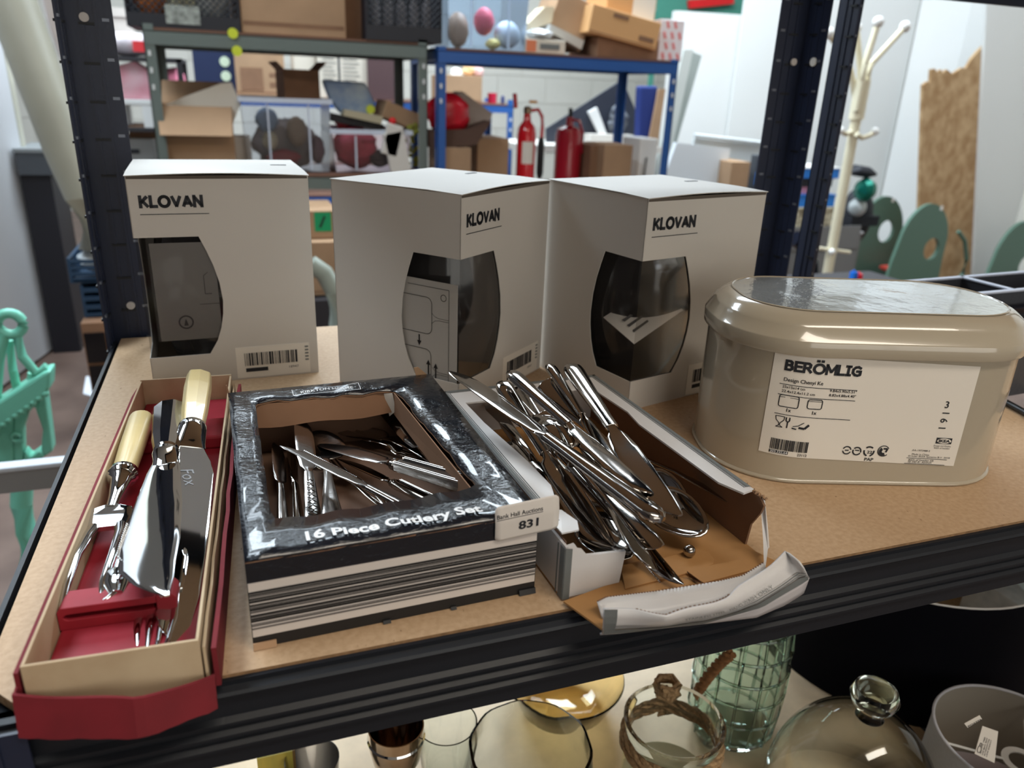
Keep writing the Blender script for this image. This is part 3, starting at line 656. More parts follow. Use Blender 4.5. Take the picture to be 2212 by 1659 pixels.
for i in range(40):
    t = i/39; x = .165+.078*t; yy = -.0163-.0022*math.sin(PI*min(1, t*1.4))+(.0210*max(0, t-.42)/.58)**1*1.0 if t > .42 else -.0163-.0022*math.sin(PI*t*1.1)
    k.ball((x, yy, .0005), .0007, 6)
o = k.build('beaded_edge', chrome, bl, smooth=True); o['kind'] = 'stuff'
A, B = pl(368, 888, .036), pl(325, 1303, .041); place(ck, A, B, 4, .246)
# fish slice with bone handle
fs = fittings('fish_server', 'pointed serving slice with a faceted bone handle rising over the back of the red-lined box', 'server')
k = MB(); k.loft([(0, 0, 0, .006, .004), (.001, 0, 0, .0088, .0066), (.02, 0, 0, .0095, .0075), (.05, 0, 0, .0088, .007), (.072, 0, 0, .0075, .006)], 8, 2.6); k.build('handle', bone, fs, bevel=.001)
k = MB(); k.loft([(.070, 0, 0, .0082, .0068), (.073, 0, 0, .0090, .0078), (.080, 0, 0, .0088, .0070), (.088, 0, -.002, .0090, .0025), (.092, 0, -.003, .0095, .0010)], 18); k.build('ferrule', chrome, fs, smooth=True)
k = MB(); k.prism([(.088, -.0075, -.0035), (.105, -.0115, -.0035), (.175, -.0150, -.0030), (.215, -.0105, -.003), (.245, -.0035, -.003), (.262, .0060, -.003), (.255, .0095, -.003), (.225, .0135, -.003), (.17, .0155, -.003), (.118, .0155, -.0035), (.105, .0130, -.0035), (.090, .0078, -.0035)], (0, 0, .0011)); bl = k.build('blade', chrome, fs, bevel=.0004)
text('Fox', .011, M.Translation((.118, -.004, -.0022)) @ M.Rotation(.25, 4, 'Z'), 'engraving', mat('etched steel', (110, 108, 108), .5, .6), bl, 0)
A, B = pl(431, 812, .052), pl(352, 1402, .012); place(fs, A, B, -14, .262)
# serving fork half hidden beneath
sf = fittings('serving_fork', 'silver serving fork mostly hidden under the cake knife, tines towards the front', 'fork')
k = MB(); k.loft([(0, 0, 0, .006, .004), (.05, 0, 0, .006, .004), (.11, 0, 0, .004, .003), (.135, 0, 0, .004, .002)], 12); k.build('handle', chrome, sf, smooth=True)
k = MB(); k.loft([(.130, 0, 0, .004, .0012), (.140, 0, 0, .013, .0012), (.155, 0, 0, .0165, .0012), (.175, 0, -.001, .0155, .0011), (.185, 0, -.002, .0145, .001)], 16, 3); hd = k.build('head', chrome, sf, smooth=True)
for yy in (-.0105, -.0035, .0035, .0105):
    k = MB(); k.loft([(.183, yy, -.002, .0024, .0009), (.21, yy*1.02, -.004, .0021, .0009), (.228, yy*.8, -.005, .0013, .0008), (.238, yy*.6, -.005, .0005, .0004)], 8); k.build('tine', chrome, hd, smooth=True)
A, B = pl(395, 980, .022), pl(318, 1405, .014); place(sf, A, B, 10, .238)
# small ornate ladle end peeping out at the left of the blade
ol = fittings('pickle_spoon', 'small ornate silver claw-ended spoon poking out left of the cake knife tip', 'spoon')
k = MB(); k.tube([(0, 0, 0), (.03, 0, 0), (.06, 0, 0)], [.0022, .002, .0026], 10); k.build('handle', chrome, ol, smooth=True)
k = MB(); k.loft([(.058, 0, 0, .003, .002), (.066, 0, .001, .0085, .003), (.078, .002, .001, .0080, .0035), (.088, .004, 0, .0045, .003)], 12); k.build('bowl', chrome, ol, smooth=True)
k = MB(); k.tube([(.085, .004, 0), (.092, -.001, -.001), (.096, -.008, -.002)], [.003, .0022, .0014], 10); k.build('claw', chrome, ol, smooth=True)
A, B = pl(282, 1130, .026), pl(232, 1300, .023); place(ol, A, B, 0, .096)

# ------------------------------------------------------------ black windowed box
BT = rz(.0325, (.1325, .0172, 0)); BW, BD, BH = .1636, .2394, .0557
bb = thing('cutlery_box', BT @ V((BW/2, BD/2, 0)), 'glossy black box full of cutlery with a cut-out top and a striped front', 'box')
wx0, wx1, wy0, wy1 = .0165, .140, .037, .214
def sag(u, v): return -.0035*math.sin(PI*min(1, max(0, u/BW)))*math.sin(PI*min(1, max(0, v/BD)))
def bbox(nm, a, b, m_, **kw): k = MB(); k.box(a, b, BT); return k.build(nm, m_, bb, **kw)
bbox('front_panel', (0, 0, 0), (BW, .0012, BH-.001), gloss_blk); bbox('back_panel', (0, BD-.0012, 0), (BW, BD, BH-.001), gloss_blk)
bbox('side_panel', (0, .0012, 0), (.0012, BD-.0012, BH-.001), gloss_blk); bbox('side_panel', (BW-.0012, .0012, 0), (BW, BD-.0012, BH-.001), gloss_blk)
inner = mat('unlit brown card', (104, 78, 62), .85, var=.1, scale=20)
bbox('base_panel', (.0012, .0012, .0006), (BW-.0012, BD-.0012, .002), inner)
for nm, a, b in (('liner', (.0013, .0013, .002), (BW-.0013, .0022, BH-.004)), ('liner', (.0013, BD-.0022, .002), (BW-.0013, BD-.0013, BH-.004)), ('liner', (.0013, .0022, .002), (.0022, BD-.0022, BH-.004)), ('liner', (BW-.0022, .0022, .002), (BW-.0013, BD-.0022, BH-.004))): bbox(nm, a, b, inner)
# top frame round the window: grid with a hole, wavy torn inner edge
def topframe(z, m_, nm, sh=0, th=.0009):
    k = MB(); O = []; I = []; N = 20
    rc = .006
    oc = [(0, 0), (BW, 0), (BW, BD), (0, BD)]; ic = [(wx0, wy0), (wx1, wy0+.004), (wx1-.012, wy1-.001), (wx0+.002, wy1+.002)]
    rr_ = random.Random(5)
    for s_ in range(4):
        a, b = oc[s_], oc[(s_+1) % 4]; c, d = ic[s_], ic[(s_+1) % 4]
        for i in range(N):
            t = i/N; O.append((a[0]+(b[0]-a[0])*t, a[1]+(b[1]-a[1])*t)); tt = t
            jx, jy = rr_.uniform(-.0007, .0007)*(1 if s_ in (1, 2) else .4), rr_.uniform(-.0007, .0007)*(1 if s_ in (1, 2) else .4)
            x, y = c[0]+(d[0]-c[0])*tt+jx, c[1]+(d[1]-c[1])*tt+jy
            if i == 0: x += (rc*.3 if s_ in (0, 3) else -rc*.3); y += (rc*.3 if s_ in (0, 1) else -rc*.3)
            I.append((x, y))
    R = []
    for q_ in (0, .25, .6, 1):
        R.append([BT @ V((o[0]+(i[0]-o[0])*q_, o[1]+(i[1]-o[1])*q_, z+sag(o[0]+(i[0]-o[0])*q_, o[1]+(i[1]-o[1])*q_)+(.0008*math.sin(o[0]*160+o[1]*95)*(q_ > .2)) )) for o, i in zip(O, I)])
    k.rings(R, False); return k.build(nm, m_, bb, smooth=True, solid=th)
topframe(BH-.0006, gloss_blk, 'top_panel'); topframe(BH-.0018, kraft_d, 'top_lining')
# turned-down flap at the back of the window
k = MB()
k.grid(lambda u, v: BT @ V((wx0+.002+(wx1-wx0-.014)*u, wy1+.003-.004*v-.002*math.sin(u*3), BH-.003-.018*v-.001*math.sin(u*11)*v)), 12, 3); k.build('window_flap', kraft_d, bb, solid=.0008)
k = MB(); k.prism([(wx1-.004, wy0+.004, BH-.002), (wx1-.014, wy1, BH-.003), (wx1-.014, wy1, BH-.022), (wx1-.006, wy0+.02, BH-.02)], (-.0008, 0, 0), BT); k.build('window_flap', kraft_d, bb)
k = MB(); k.poly([(wx1-.016, wy1-.003, BH-.003), (wx1-.022, wy1+.001, BH-.004), (wx1-.018, wy1+.0, BH-.024), (wx1-.013, wy1-.004, BH-.018)], BT); k.build('torn_tab', wcard, bb, solid=.0006)
k = MB(); k.prism([onY(*q, .2615) for q in ((894, 795), (903, 793), (926, 812), (924, 830), (902, 830), (899, 812))], (0, .001, 0)); k.build('torn_tab', kraft_l, bb)
k = MB(); k.tube([BT @ V((.001, BD, BH-.004)), BT @ V((-.0005, BD+.001, BH+.006))], .0006, 6); k.build('torn_sliver', kraft_d, bb)
# printed stripes on the front
Ft = BT @ M.Rotation(PI/2, 4, 'X')
def fstripe(z0, z1, m_, y=-.0003): k = MB(); k.box((.0004, y, z0), (BW-.0004, 0, z1), BT); return k.build('printed_stripe', m_, bb)
fstripe(.0075, .0415, mat('printed white', (206, 198, 192), .45))
fstripe(.0002, .0074, mat('printed black', (24, 23, 24), .5))
z = .0125; rs = random.Random(11); dk = [mat('printed black', (24, 23, 24), .5), mat('printed grey', (98, 94, 92), .5)]
while z < .0360:
    h = rs.choice((.0003, .0004, .0006, .0009, .0012)); k = MB(); k.box((.0004, -.0006, z), (BW-.0004, -.0003, z+h), BT); k.build('printed_line', rs.choice((dk[0], dk[0], dk[1])), bb); z += h+rs.choice((.0003, .0004, .0006, .0011))
for x0, x1, h in ((0, .012, .004), (.070, .0745, .0018), (.11, .1135, .0018), (.153, BW, .0035)):
    k = MB(); k.prism([(x0, -.0018, .0003), (x1, -.0018, .0003), (x1, -.0006, h), (x0, -.0006, h)], (0, -.0008, 0), BT); k.build('torn_tab', kraft_l if x0 == 0 else dk[0], bb)
def topt(x, y, z=BH+.0006): return BT @ V((x, y, z+sag(x, y)+(.0008*math.sin(x*160+y*95))*.7+.0007))
text('16 Piece Cutlery Set', .0118, None, 'title_print', white_ink, bb, .03, fn=lambda x, y: topt(.030+x, .0085+y), width=.100)
text('KIRKTON HOUSE', .0062, None, 'name_print', white_ink, bb, .0, fn=lambda x, y: topt(.0535+x, BD-.0165+y), width=.041)
k = MB()
for a, b, c_, d in ((.0475, BD-.0200, .1005, BD-.0196), (.0905, BD-.0084, .1005, BD-.0080), (.0475, BD-.0200, .0479, BD-.0080), (.1001, BD-.0200, .1005, BD-.0080)):
    vs = [k.bm.verts.new(topt(x, y)) for x, y in ((a, b), (c_, b), (c_, d), (a, d))]; k.bm.faces.new(vs)
k.build('name_frame', white_ink, bb, normals=False)
# auction sticker folded over the front right edge
st = MB()
def stk(u, v, off=0):
    x = BW-.0285+.0400*u; d_ = .026*v
    if d_ < .0125: return BT @ V((x, -.0012-off-.0004*math.sin(u*5), BH-.0125+d_-.0002+.003*max(0, u-.7)))
    return BT @ V((x, -.001+(d_-.0125)*.92-.002*max(0, u-.6), BH+.0013+off+.0012*math.sin(PI*min(1, u*1.1))))
stk0 = stk
def stk(u, v, off=0):
    # leans: mostly on the front face, top third curled up proud of the edge
    x = -.0275+.040*u; h = .022*v; curl = max(0, v-.55)
    return BT @ V((BW+x, -.0016-off+curl*.004, BH-.0145+h+.0020*u))
st.grid(lambda u, v: stk(.5+(u-.5)*(1-.10*(1-math.sqrt(max(0, 1-(max(0, abs(v-.5)-.36)/.14)**2)))), v), 10, 16); st = tag(st.build('auction_sticker', mat('sticker paper', (204, 198, 192), .5), None, smooth=True, solid=.0002), 'white rounded auction lot sticker reading 831 on the black box corner', 'sticker')
text('Bank Hall Auctions', .0036, None, 'sticker_print', ink, st, .012, fn=lambda x, y: stk(.02+x/.040, .66+y/.022, .0003), width=.0285)
text('831', .0074, None, 'lot_number', ink, st, .03, fn=lambda x, y: stk(.36+x/.040, .24+y/.022, .0003), width=.0125)
k = MB(); k.grid(lambda u, v: stk(.02+.72*u, .615+.015*v, .0003), 6, 1); k.build('sticker_rule', ink, st, normals=False)

# cutlery lying in the black box
G1 = 'mixed cutlery in the black box'
def cut(kind, a, b, za, zb, roll, label, style='plain', hw=.0098, group=G1, m_=None, cat=None, anchor=None):
    return cutlery(kind, pl(a[0], a[1], za), pl(b[0], b[1], zb), roll, label, m_, group, hw, style, cat, anchor)
cut('knife', (985, 1150), (616, 961), .030, .052, 14, 'serrated steak knife crossing the opening of the black box, blade to the upper left', 'serrated', m_=steel_s)
cut('knife', (1018, 1050), (690, 955), .044, .020, 0, 'heavy ribbed-handle knife, its square butt against the right side of the black box opening', 'ribbed', m_=steel_s)
cut('knife', (1000, 1065), (833, 882), .012, .030, -25, 'broad dark table knife leaning in the right half of the black box', 'plain', hw=.0125)
cut('knife', (614, 1150), (600, 960), .016, .022, 30, 'narrow knife along the left wall of the black box', m_=steel_s)
cut('knife', (650, 1150), (628, 960), .020, .018, 55, 'second knife from the left wall of the black box, on its edge')
cut('knife', (683, 1165), (653, 905), .020, .034, 12, 'knife with an openwork ornament on its handle, standing blade-up in the black box', 'ornate', m_=steel_s)
cut('spoon', (722, 1165), (694, 930), .026, .026, 8, 'plain flat-handled spoon with its bowl to the back of the black box', m_=steel_s)
cut('fork', (880, 1135), (700, 985), .016, .012, 20, 'dark fork under the serrated knife in the black box')
cut('spoon', (838, 1110), (660, 985), .020, .020, 35, 'spoon with a curved rim beside the flat-handled spoon in the black box')
cut('knife', (955, 1095), (740, 990), .022, .014, 10, 'fluted knife handle pointing to the lower right in the black box', 'ribbed')
cut('spoon', (960, 1010), (775, 925), .014, .012, 0, 'spoon in the dark middle of the black box')
cut('fork', (735, 935), (905, 985), .010, .012, 10, 'fork lying crosswise at the back of the black box')
cut('knife', (1005, 1025), (900, 915), .016, .014, 20, 'dark knife along the right wall of the black box')
cut('fork', (590, 925), (770, 975), .008, .010, 0, 'fork in the dark back left corner of the black box')

# ------------------------------------------------------------ torn white box
WT0 = V((.3085, .0085, 0)); WW, WD, WH = .146, .240, .042
WT = rz(.055, WT0)
wb_ = thing('cutlery_box', WT @ V((WW/2, WD/2, 0)), 'torn open white card box with grey stripes holding a heap of cutlery', 'box')
def wbox(nm, a, b, m_, T=WT, **kw): k = MB(); k.box(a, b, T); return k.build(nm, m_, wb_, **kw)
wprint = mat('white printed card', (206, 204, 204), .35, bump=.05, scale=200)
wbox('base_panel', (0, 0, .0006), (WW, WD, .002), kraft)
wbox('back_panel', (0, WD-.0016, .002), (WW, WD, WH), wprint)
wbox('side_panel', (0, 0, .002), (.0016, WD-.0016, WH-.004), wprint)
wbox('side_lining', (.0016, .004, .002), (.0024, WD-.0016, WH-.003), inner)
k = MB(); k.prism([(WW, .012, .002), (WW, WD-.0016, .002), (WW, WD-.0016, WH), (WW, .006, WH), (WW, .001, WH-.004), (WW, .003, WH*.75), (WW, .010, WH*.45)], (-.0016, 0, 0), WT); k.build('side_panel', kraft_d, wb_)
wbox('side_print', (WW, .014, .003), (WW+.0004, WD-.001, WH-.001), wprint)
# remains of the front panel at the left, with the stripes on the corner
k = MB(); fp = [(0, 0, .0008), (.0385, 0, .0008), (.0415, 0, .0262), (.015, 0, .0290), (.0115, 0, .0335), (.0085, 0, .0345), (.006, 0, .0385), (.0, 0, .0375)]
k.prism(fp, (0, .0022, 0), WT); k.build('front_panel', wprint, wb_)
k = MB(); k.prism([(a[0], -.0004, a[2]) for a in [(.0, 0, .001), (.0045, 0, .001), (.0045, 0, .0360), (0, 0, .0370)]], (0, .0003, 0), WT); k.build('corner_stripe', grey_ink, wb_)
wbox('corner_stripe', (-.0004, 0, .001), (0, .006, .0365), grey_ink); wbox('corner_rule', (-.0005, .0085, .001), (-.0001, .0095, .036), grey_ink)
# white flange tongue at the right side's torn front edge
k = MB(); k.prism([(WW+.0004, .010, .0395), (WW+.0004, .004, .030), (WW-.004, -.006, .018), (WW-.012, -.020, .0045), (WW-.003, -.010, .012), (WW+.001, -.007, .011), (WW+.0018, -.002, .022), (WW+.0022, .006, .0400)], (.0008, 0, 0), WT); k.build('torn_tongue', wprint, wb_)
k = MB(); k.grid(lambda u, v: WT @ V((WW-.0010+.0022*v+.0008*math.sin(u*40), .001+.022*u, WH+.0004+.0008*math.sin(u*55+v*3))), 14, 2); k.build('torn_fuzz', mat('torn card', (150, 118, 88), .95), wb_, solid=.0008)
# top: left, back and right rims that remain of the lid
def rim(pts, nm='top_rim', m_=wprint, dz=0): k = MB(); k.prism([(x, y, WH+dz) for x, y in pts], (0, 0, .0014), WT); return k.build(nm, m_, wb_)
rim([(0, .026), (.010, .030), (.019, .062), (.018, .10), (.012, .17), (.011, .212), (.0, WD)]); rim([(0, WD), (.011, .212), (.065, .209), (.070, .214), (.128, .213), (WW, WD)])
rim([(WW, WD), (.128, .213), (.1315, .155), (.1275, .13), (.129, .03), (.136, .012), (WW, .014)])
k = MB(); k.prism([(.0, .030, WH+.0004), (.0, .006, WH+.001), (.010, .004, WH+.0026), (.014, .014, WH+.002), (.012, .032, WH)], (0, 0, .001), WT); k.build('top_rim', wprint, wb_)
for d_ in (.0, .0032, .0046):
    w_ = .0026 if d_ == 0 else .0005; z_ = WH+.00145
    for a, b in (((d_, .020), (d_+w_, WD-d_)), ((WW-d_-w_, .018), (WW-d_, WD-d_)), ((d_, WD-d_-w_), (WW-d_, WD-d_))):
        k = MB(); k.box((a[0], a[1], z_), (b[0], b[1], z_+.0003), WT); k.build('printed_border', grey_ink, wb_)
text('ER', .009, WT @ M.Translation((.062, .2265, WH+.0015)), 'lid_print', ink, wb_, 0); text('16 PIECE SET', .0035, WT @ M.Translation((.055, .2180, WH+.0015)), 'lid_print', grey_ink, wb_, 0)
# folded-out front flap (the torn front wall lying forward over the shelf edge)
k = MB()
def base_flap(u, v): return V((0, 0, 0))
fl = [onZ(1217, 1302, .0025), onZ(1300, 1362, .004), onZ(1480, 1290, .0035), onZ(1640, 1255, .003), onZ(1690, 1222, .0025), onZ(1612, 1185, .0025), onZ(1330, 1260, .003)]
k.prism(fl, (0, 0, .0012)); k.build('floor_flap', kraft, wb_)
def strip(px0, px1, n, fn, nm, m_, th=.0012):
    k = MB(); k.grid(fn, n, 3); return k.build(nm, m_, wb_, solid=th, smooth=True)
import bisect
def interp(t, P):
    for i in range(len(P)-1):
        if t <= P[i+1][0]: 
            q_ = (t-P[i][0])/(P[i+1][0]-P[i][0]); return [P[i][j]+(P[i+1][j]-P[i][j])*q_ for j in range(1, len(P[0]))]
    return list(P[-1][1:])
# t, top px, top py, bottom px, bottom py of the outer white face
OUT = [(0, 1302, 1315, 1298, 1366), (.12, 1375, 1318, 1350, 1362), (.28, 1440, 1330, 1430, 1352), (.45, 1520, 1308, 1515, 1343), (.6, 1575, 1290, 1590, 1322), (.7, 1600, 1265, 1640, 1308), (.82, 1660, 1222, 1690, 1278), (.92, 1698, 1190, 1725, 1258), (1, 1728, 1215, 1745, 1245)]
def outf(u, v, dy=0):
    a = interp(u, OUT); t_ = onZ(a[0], a[1], .020+.004*u); b_ = onZ(a[2], a[3], .001); b_.y -= .001
    p = t_.lerp(b_, v); p.y += .0009*math.sin(u*21)*(1-v)-.0014*math.sin(v*PI)+dy; return p
strip(0, 1, 36, lambda u, v: outf(u, v), 'front_flap', wprint)
def under(u, v):
    p = outf(u, 1); q_ = onZ(*[(1330+410*u), 1353-90*u], -.006+.002*u); q_.y = p.y+.0015; q_.x = p.x; return p.lerp(V((p.x, p.y+.002, -.0115*min(1, max(0, u-.45)*2.5)-.001)), v)
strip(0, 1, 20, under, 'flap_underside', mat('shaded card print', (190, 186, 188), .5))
for v0, v1 in ((.80, 1.0), (.70, .73), (.62, .65)):
    k = MB(); k.grid(lambda u, v: outf(.02+.96*u, v0+(v1-v0)*v)+V((0, -.0018, .0006)), 36, 1); k.build('printed_border', grey_ink, wb_, normals=False, smooth=True)
k = MB(); k.grid(lambda u, v: outf(.0+.05*u, v)+V((0, -.0018, .0006)), 3, 4); k.build('printed_border', grey_ink, wb_, normals=False)
def ft(x, y): return outf(.40+x*6.2, .60-y*40)+V((0, -.0011, .0004))
text('STAINLESS STEEL · HAND WASH ONLY', .0040, None, 'flap_print', grey_ink, wb_, 0, fn=lambda x, y: outf(.36+x/.155, .56-y/.021)+V((0, -.0018, .0006)), width=.066)
# inner white ply of the flap standing behind it
IN = [(0, 1290, 1300, 1300, 1335), (.1, 1310, 1290, 1312, 1335), (.4, 1420, 1277, 1425, 1332), (.7, 1555, 1255, 1550, 1305), (.85, 1605, 1243, 1600, 1280), (1, 1650, 1215, 1655, 1235)]
def inf(u, v):
    a = interp(u, IN); t_ = onZ(a[0], a[1], .013); b_ = onZ(a[2], a[3], .006); return t_.lerp(b_, v)
strip(0, 1, 24, inf, 'inner_flap', wprint, .0008)
k = MB()
n = 0
for i in range(60):
    p = inf((i+.5)/60, 0); k.ball(p+V((0, 0, .0002)), .0006, 5)
k.build('perforation', kraft_d, wb_)['kind'] = 'stuff'
k = MB()
for i in range(26):
    u = .30+.16*i/26+.0; p = outf(.13+.5*i/26, .02)+V((0, .0012, -.0006)); k.ball(p, .0011, 6)
k.build('corrugation', kraft_d, wb_)['kind'] = 'stuff'
# kraft glue tabs on the floor of the box
def tab(P, h=.0012, m_=kraft): k = MB(); k.prism([onZ(a, b, .0042) for a, b in P], (0, 0, h)); return k.build('kraft_tab', m_, wb_, bevel=.0003)
tab([(1412, 1215), (1500, 1188), (1530, 1195), (1542, 1212), (1540, 1222), (1448, 1252)]); tab([(1340, 1225), (1410, 1208), (1446, 1250), (1350, 1275)]); tab([(1480, 1240), (1530, 1225), (1600, 1210), (1620, 1235), (1520, 1262)])
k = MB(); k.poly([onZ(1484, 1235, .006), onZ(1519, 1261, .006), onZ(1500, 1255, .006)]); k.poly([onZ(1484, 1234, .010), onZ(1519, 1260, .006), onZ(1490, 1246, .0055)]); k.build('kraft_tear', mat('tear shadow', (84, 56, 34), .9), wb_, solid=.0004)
G2 = 'steel cutlery heaped in the torn white box'
def cw(*a, **k): return cut(*a, group=G2, **k)
cw('knife', (1430, 1123), (984, 802), .056, .082, 8, 'longest plain knife of the white box, blade sticking up to the upper left')
cw('knife', (1103, 804), (1398, 1068), .082, .062, -6, 'plain knife leaning across the white box, blunt blade tip reflecting print')
cw('knife', (1232, 790), (1452, 1117), .080, .058, 6, 'knife whose handle stands highest at the back right of the white box')
cw('knife', (1186, 788), (1345, 1030), .080, .046, -10, 'knife standing just left of the highest handle in the white box')
cw('knife', (1262, 960), (1400, 1227), .034, .032, -22, 'knife with its rounded blade tip hanging out of the front of the white box', hw=.0118)
cw('knife', (1083, 826), (1306, 1185), .072, .028, 4, 'brown-reflecting knife slanting over the torn front left corner of the white box', hw=.0120)
cw('knife', (1230, 1000), (1464, 1273), .034, .008, 40, 'serrated knife pointing down to the front flap of the white box', style='serrated')
cw('spoon', (1175, 830), (1482, 1130), .064, .016, 34, label='large spoon with its bowl upright against the right side of the white box')
cw('spoon', (1165, 900), (1526, 1152), .052, .018, 24, label='spoon whose wide bowl faces the front of the white box')
cw('fork', (1597, 1097), (1290, 950), .018, .022, 10, label='fork with a rounded handle end resting near the right side of the white box')
cw('spoon', (1090, 965), (1362, 1205), .022, .012, 12, 'spoon half hidden behind the torn front panel of the white box')
cw('spoon', (1420, 1175), (1160, 895), .034, .052, 180, 'upturned spoon in the back middle of the white box')
cw('fork', (1118, 840), (1245, 1020), .050, .030, 15, 'fork handle rising at the back left of the white box')
cw('fork', (1060, 880), (1210, 1075), .028, .020, 0, 'fork in the dark left part of the white box')
cw('spoon', (1100, 880), (1340, 1110), .030, .020, 30, 'spoon in the dark middle of the white box')
cw('fork', (1200, 920), (1395, 1125), .038, .028, -20, 'fork lying under the crossed knives of the white box')
cw('knife', (1085, 905), (1190, 1080), .024, .014, 50, 'dark knife deep along the left wall of the white box')
k = MB(); p = onZ(1490, 1183, .012); k.ball((p.x, p.y, .0095), .0042, 14); tag(k.build('steel_knob', steel, None, smooth=True), 'small round steel knob under the bowl at the front of the white box', 'knob')

# ------------------------------------------------------------ grey organiser tray and cable at the right
og = thing('cutlery_organiser', (1.05, .42, 0), 'dark grey plastic organiser tray with white-edged compartments behind the oval tin', 'organiser')
gpl = mat('dark grey plastic', (66, 68, 74), .35, bump=.2, scale=200); gedge = mat('pale plastic rim', (196, 204, 222), .35)
ogp = [onZ(1880, 612, .085), onZ(2180, 588, .085), onZ(2330, 640, .085), onZ(2000, 650, .085)]
OA = ogp[0]; OX = (ogp[1]-ogp[0]); OX.z = 0; OT = frame((OA.x, OA.y, 0), OX) ; OL = OX.length
def orb(nm, a, b, m_, **kw): k = MB(); k.box(a, b, OT); return k.build(nm, m_, og, **kw)
OWd = .17
orb('base_panel', (0, -OWd, .0), (OL+.06, 0, .003), gpl)
for a, b in (((0, -.004, .003), (OL+.06, 0, .083)), ((0, -.074, .003), (OL+.06, -.070, .083)), ((0, -OWd, .003), (OL+.06, -OWd+.004, .060)), ((-.0, -OWd, .003), (.004, 0, .070)), ((OL*.62, -.072, .003), (OL*.62+.004, 0, .083)), ((OL+.056, -OWd, .003), (OL+.06, 0, .083))): orb('divider', a, b, gpl)
for a, b in (((-.002, -.006, .083), (OL+.062, .001, .0855)), ((-.002, -.0755, .083), (OL+.062, -.0685, .0855)), ((OL*.62-.002, -.0715, .083), (OL*.62+.006, 0, .0855)), ((OL+.054, -OWd, .083), (OL+.062, 0, .0855)), ((0, -OWd-.001, .060), (OL+.06, -OWd+.005, .0625))): orb('rim', a, b, gedge, bevel=.0008)
k = MB(); k.grid(lambda u, v: OT @ V((.02+u*(OL+.02), -.078-.085*v, .078-.055*math.sin(v*PI*.75)-.01*math.sin(u*3))), 14, 10); k.build('scoop', mat('black gloss plastic', (22, 24, 34), .12), og, smooth=True, solid=.002)
k = MB(); k.tube([onZ(2140, 855, .004), onZ(2175, 870, .004), onZ(2212, 890, .004), onZ(2300, 950, .004)], .0032, 10); k.build('cable', mat('black cable', (20, 20, 22), .4), None, smooth=True); tag(bpy.data.objects['cable'], 'black cable lying on the shelf right of the oval tin', 'cable')

# ------------------------------------------------------------ lower shelf glassware and shades
def dep(p): return (V(p)-CAM).dot(_f)
def rad(p, px): return px/FPX*dep(p)
def at(p, z=None): return M.Translation((p.x, p.y, p.z if z is None else z))
def glassware(nm, label, cat, prof, p, m_=glass, n=48): 
    k = MB(); k.lathe(prof, n, at(p, LZ+.0005)); o = k.build(nm, m_, None, smooth=True); return tag(o, label, cat)
# wavy-rimmed bowl
p = onZ(1146, 1612, -.315); R_ = rad(p, 133)
k = MB(); h = -.315-LZ; pr = [(.0001, .0), (R_*.62, .0), (R_*.8, .004), (R_*1.08, h*.35), (R_*1.12, h*.6), (R_*1.02, h*.85), (R_, h), (R_*.955, h+.001), (R_*.96, h*.86), (R_*1.07, h*.6), (R_*1.02, h*.35), (R_*.75, .009), (.0001, .006)]
Rg = [[V((p.x+r_*math.cos(2*PI*i/48)*(1+.012*math.sin(10*PI*i/24)*(z > h*.8)), p.y+r_*math.sin(2*PI*i/48)*(1+.012*math.sin(10*PI*i/24)*(z > h*.8)), LZ+.0005+z)) for i in range(48)] for r_, z in pr]
k.rings(Rg, False); tag(k.build('glass_bowl', glass, None, smooth=True), 'clear glass fish bowl with a wavy rim on the lower shelf', 'bowl')
# amber bowl behind it
p = onZ(1215, 1500, LZ+.02); R_ = rad(p, 112)
glassware('amber_bowl', 'amber tinted shallow glass bowl behind the clear fish bowl', 'bowl', [(.0001, 0), (R_*.6, 0), (R_*.9, .015), (R_*1.15, .05), (R_*1.13, .052), (R_*.86, .018), (R_*.58, .006), (.0001, .005)], p, amber)
# candle jar with rope
p = onZ(1457, 1556, -.300); R_ = rad(p, 109); h = -.300-LZ
jar = thing('candle_jar', (p.x, p.y, LZ), 'glass jar candle with twine knotted round its neck on the lower shelf', 'candle')
k = MB(); k.lathe([(.0001, 0), (R_*.86, 0), (R_*.93, .006), (R_*.93, h*.72), (R_*.90, h*.84), (R_*.97, h*.93), (R_, h), (R_*.96, h+.002), (R_*.91, h), (R_*.86, h*.84), (R_*.89, h*.72), (R_*.89, .010), (R_*.8, .005), (.0001, .005)], 48, at(p, LZ+.0005)); k.build('glass', glass, jar, smooth=True)
k = MB(); k.lathe([(.0001, .006), (R_*.86, .006), (R_*.885, .011), (R_*.885, h*.42), (R_*.80, h*.40), (.0001, h*.395)], 40, at(p, LZ+.0005)); k.build('wax', mat('pale wax', (236, 232, 196), .5), jar, smooth=True)
twine = mat('twine', (186, 154, 114), .9, var=.4, scale=300, bump=.6)
def rope(pts, r_, parent, nm, m_=twine, turns=1.0, closed=False):
    k = MB()
    for ph in (0, PI*2/3, PI*4/3):
        q_ = []; n = len(pts)
        for i, c_ in enumerate(pts):
            a = ph+i*turns; t = (V(pts[(i+1) % n])-V(pts[i-1])).normalized() if 0 < i < n-1 or closed else V((1, 0, 0)); x = t.cross(V((.1, .2, 1))).normalized(); y = t.cross(x)
            q_.append(V(c_)+(x*math.cos(a)+y*math.sin(a))*r_*.55)
        k.tube(q_, r_*.6, 6, closed)
    return k.build(nm, m_, parent, smooth=True)
def ringpts(c_, R__, z, n=60, wob=.0): return [V((c_.x+R__*math.cos(2*PI*i/n), c_.y+R__*math.sin(2*PI*i/n), z+wob*math.sin(i*.7))) for i in range(n)]
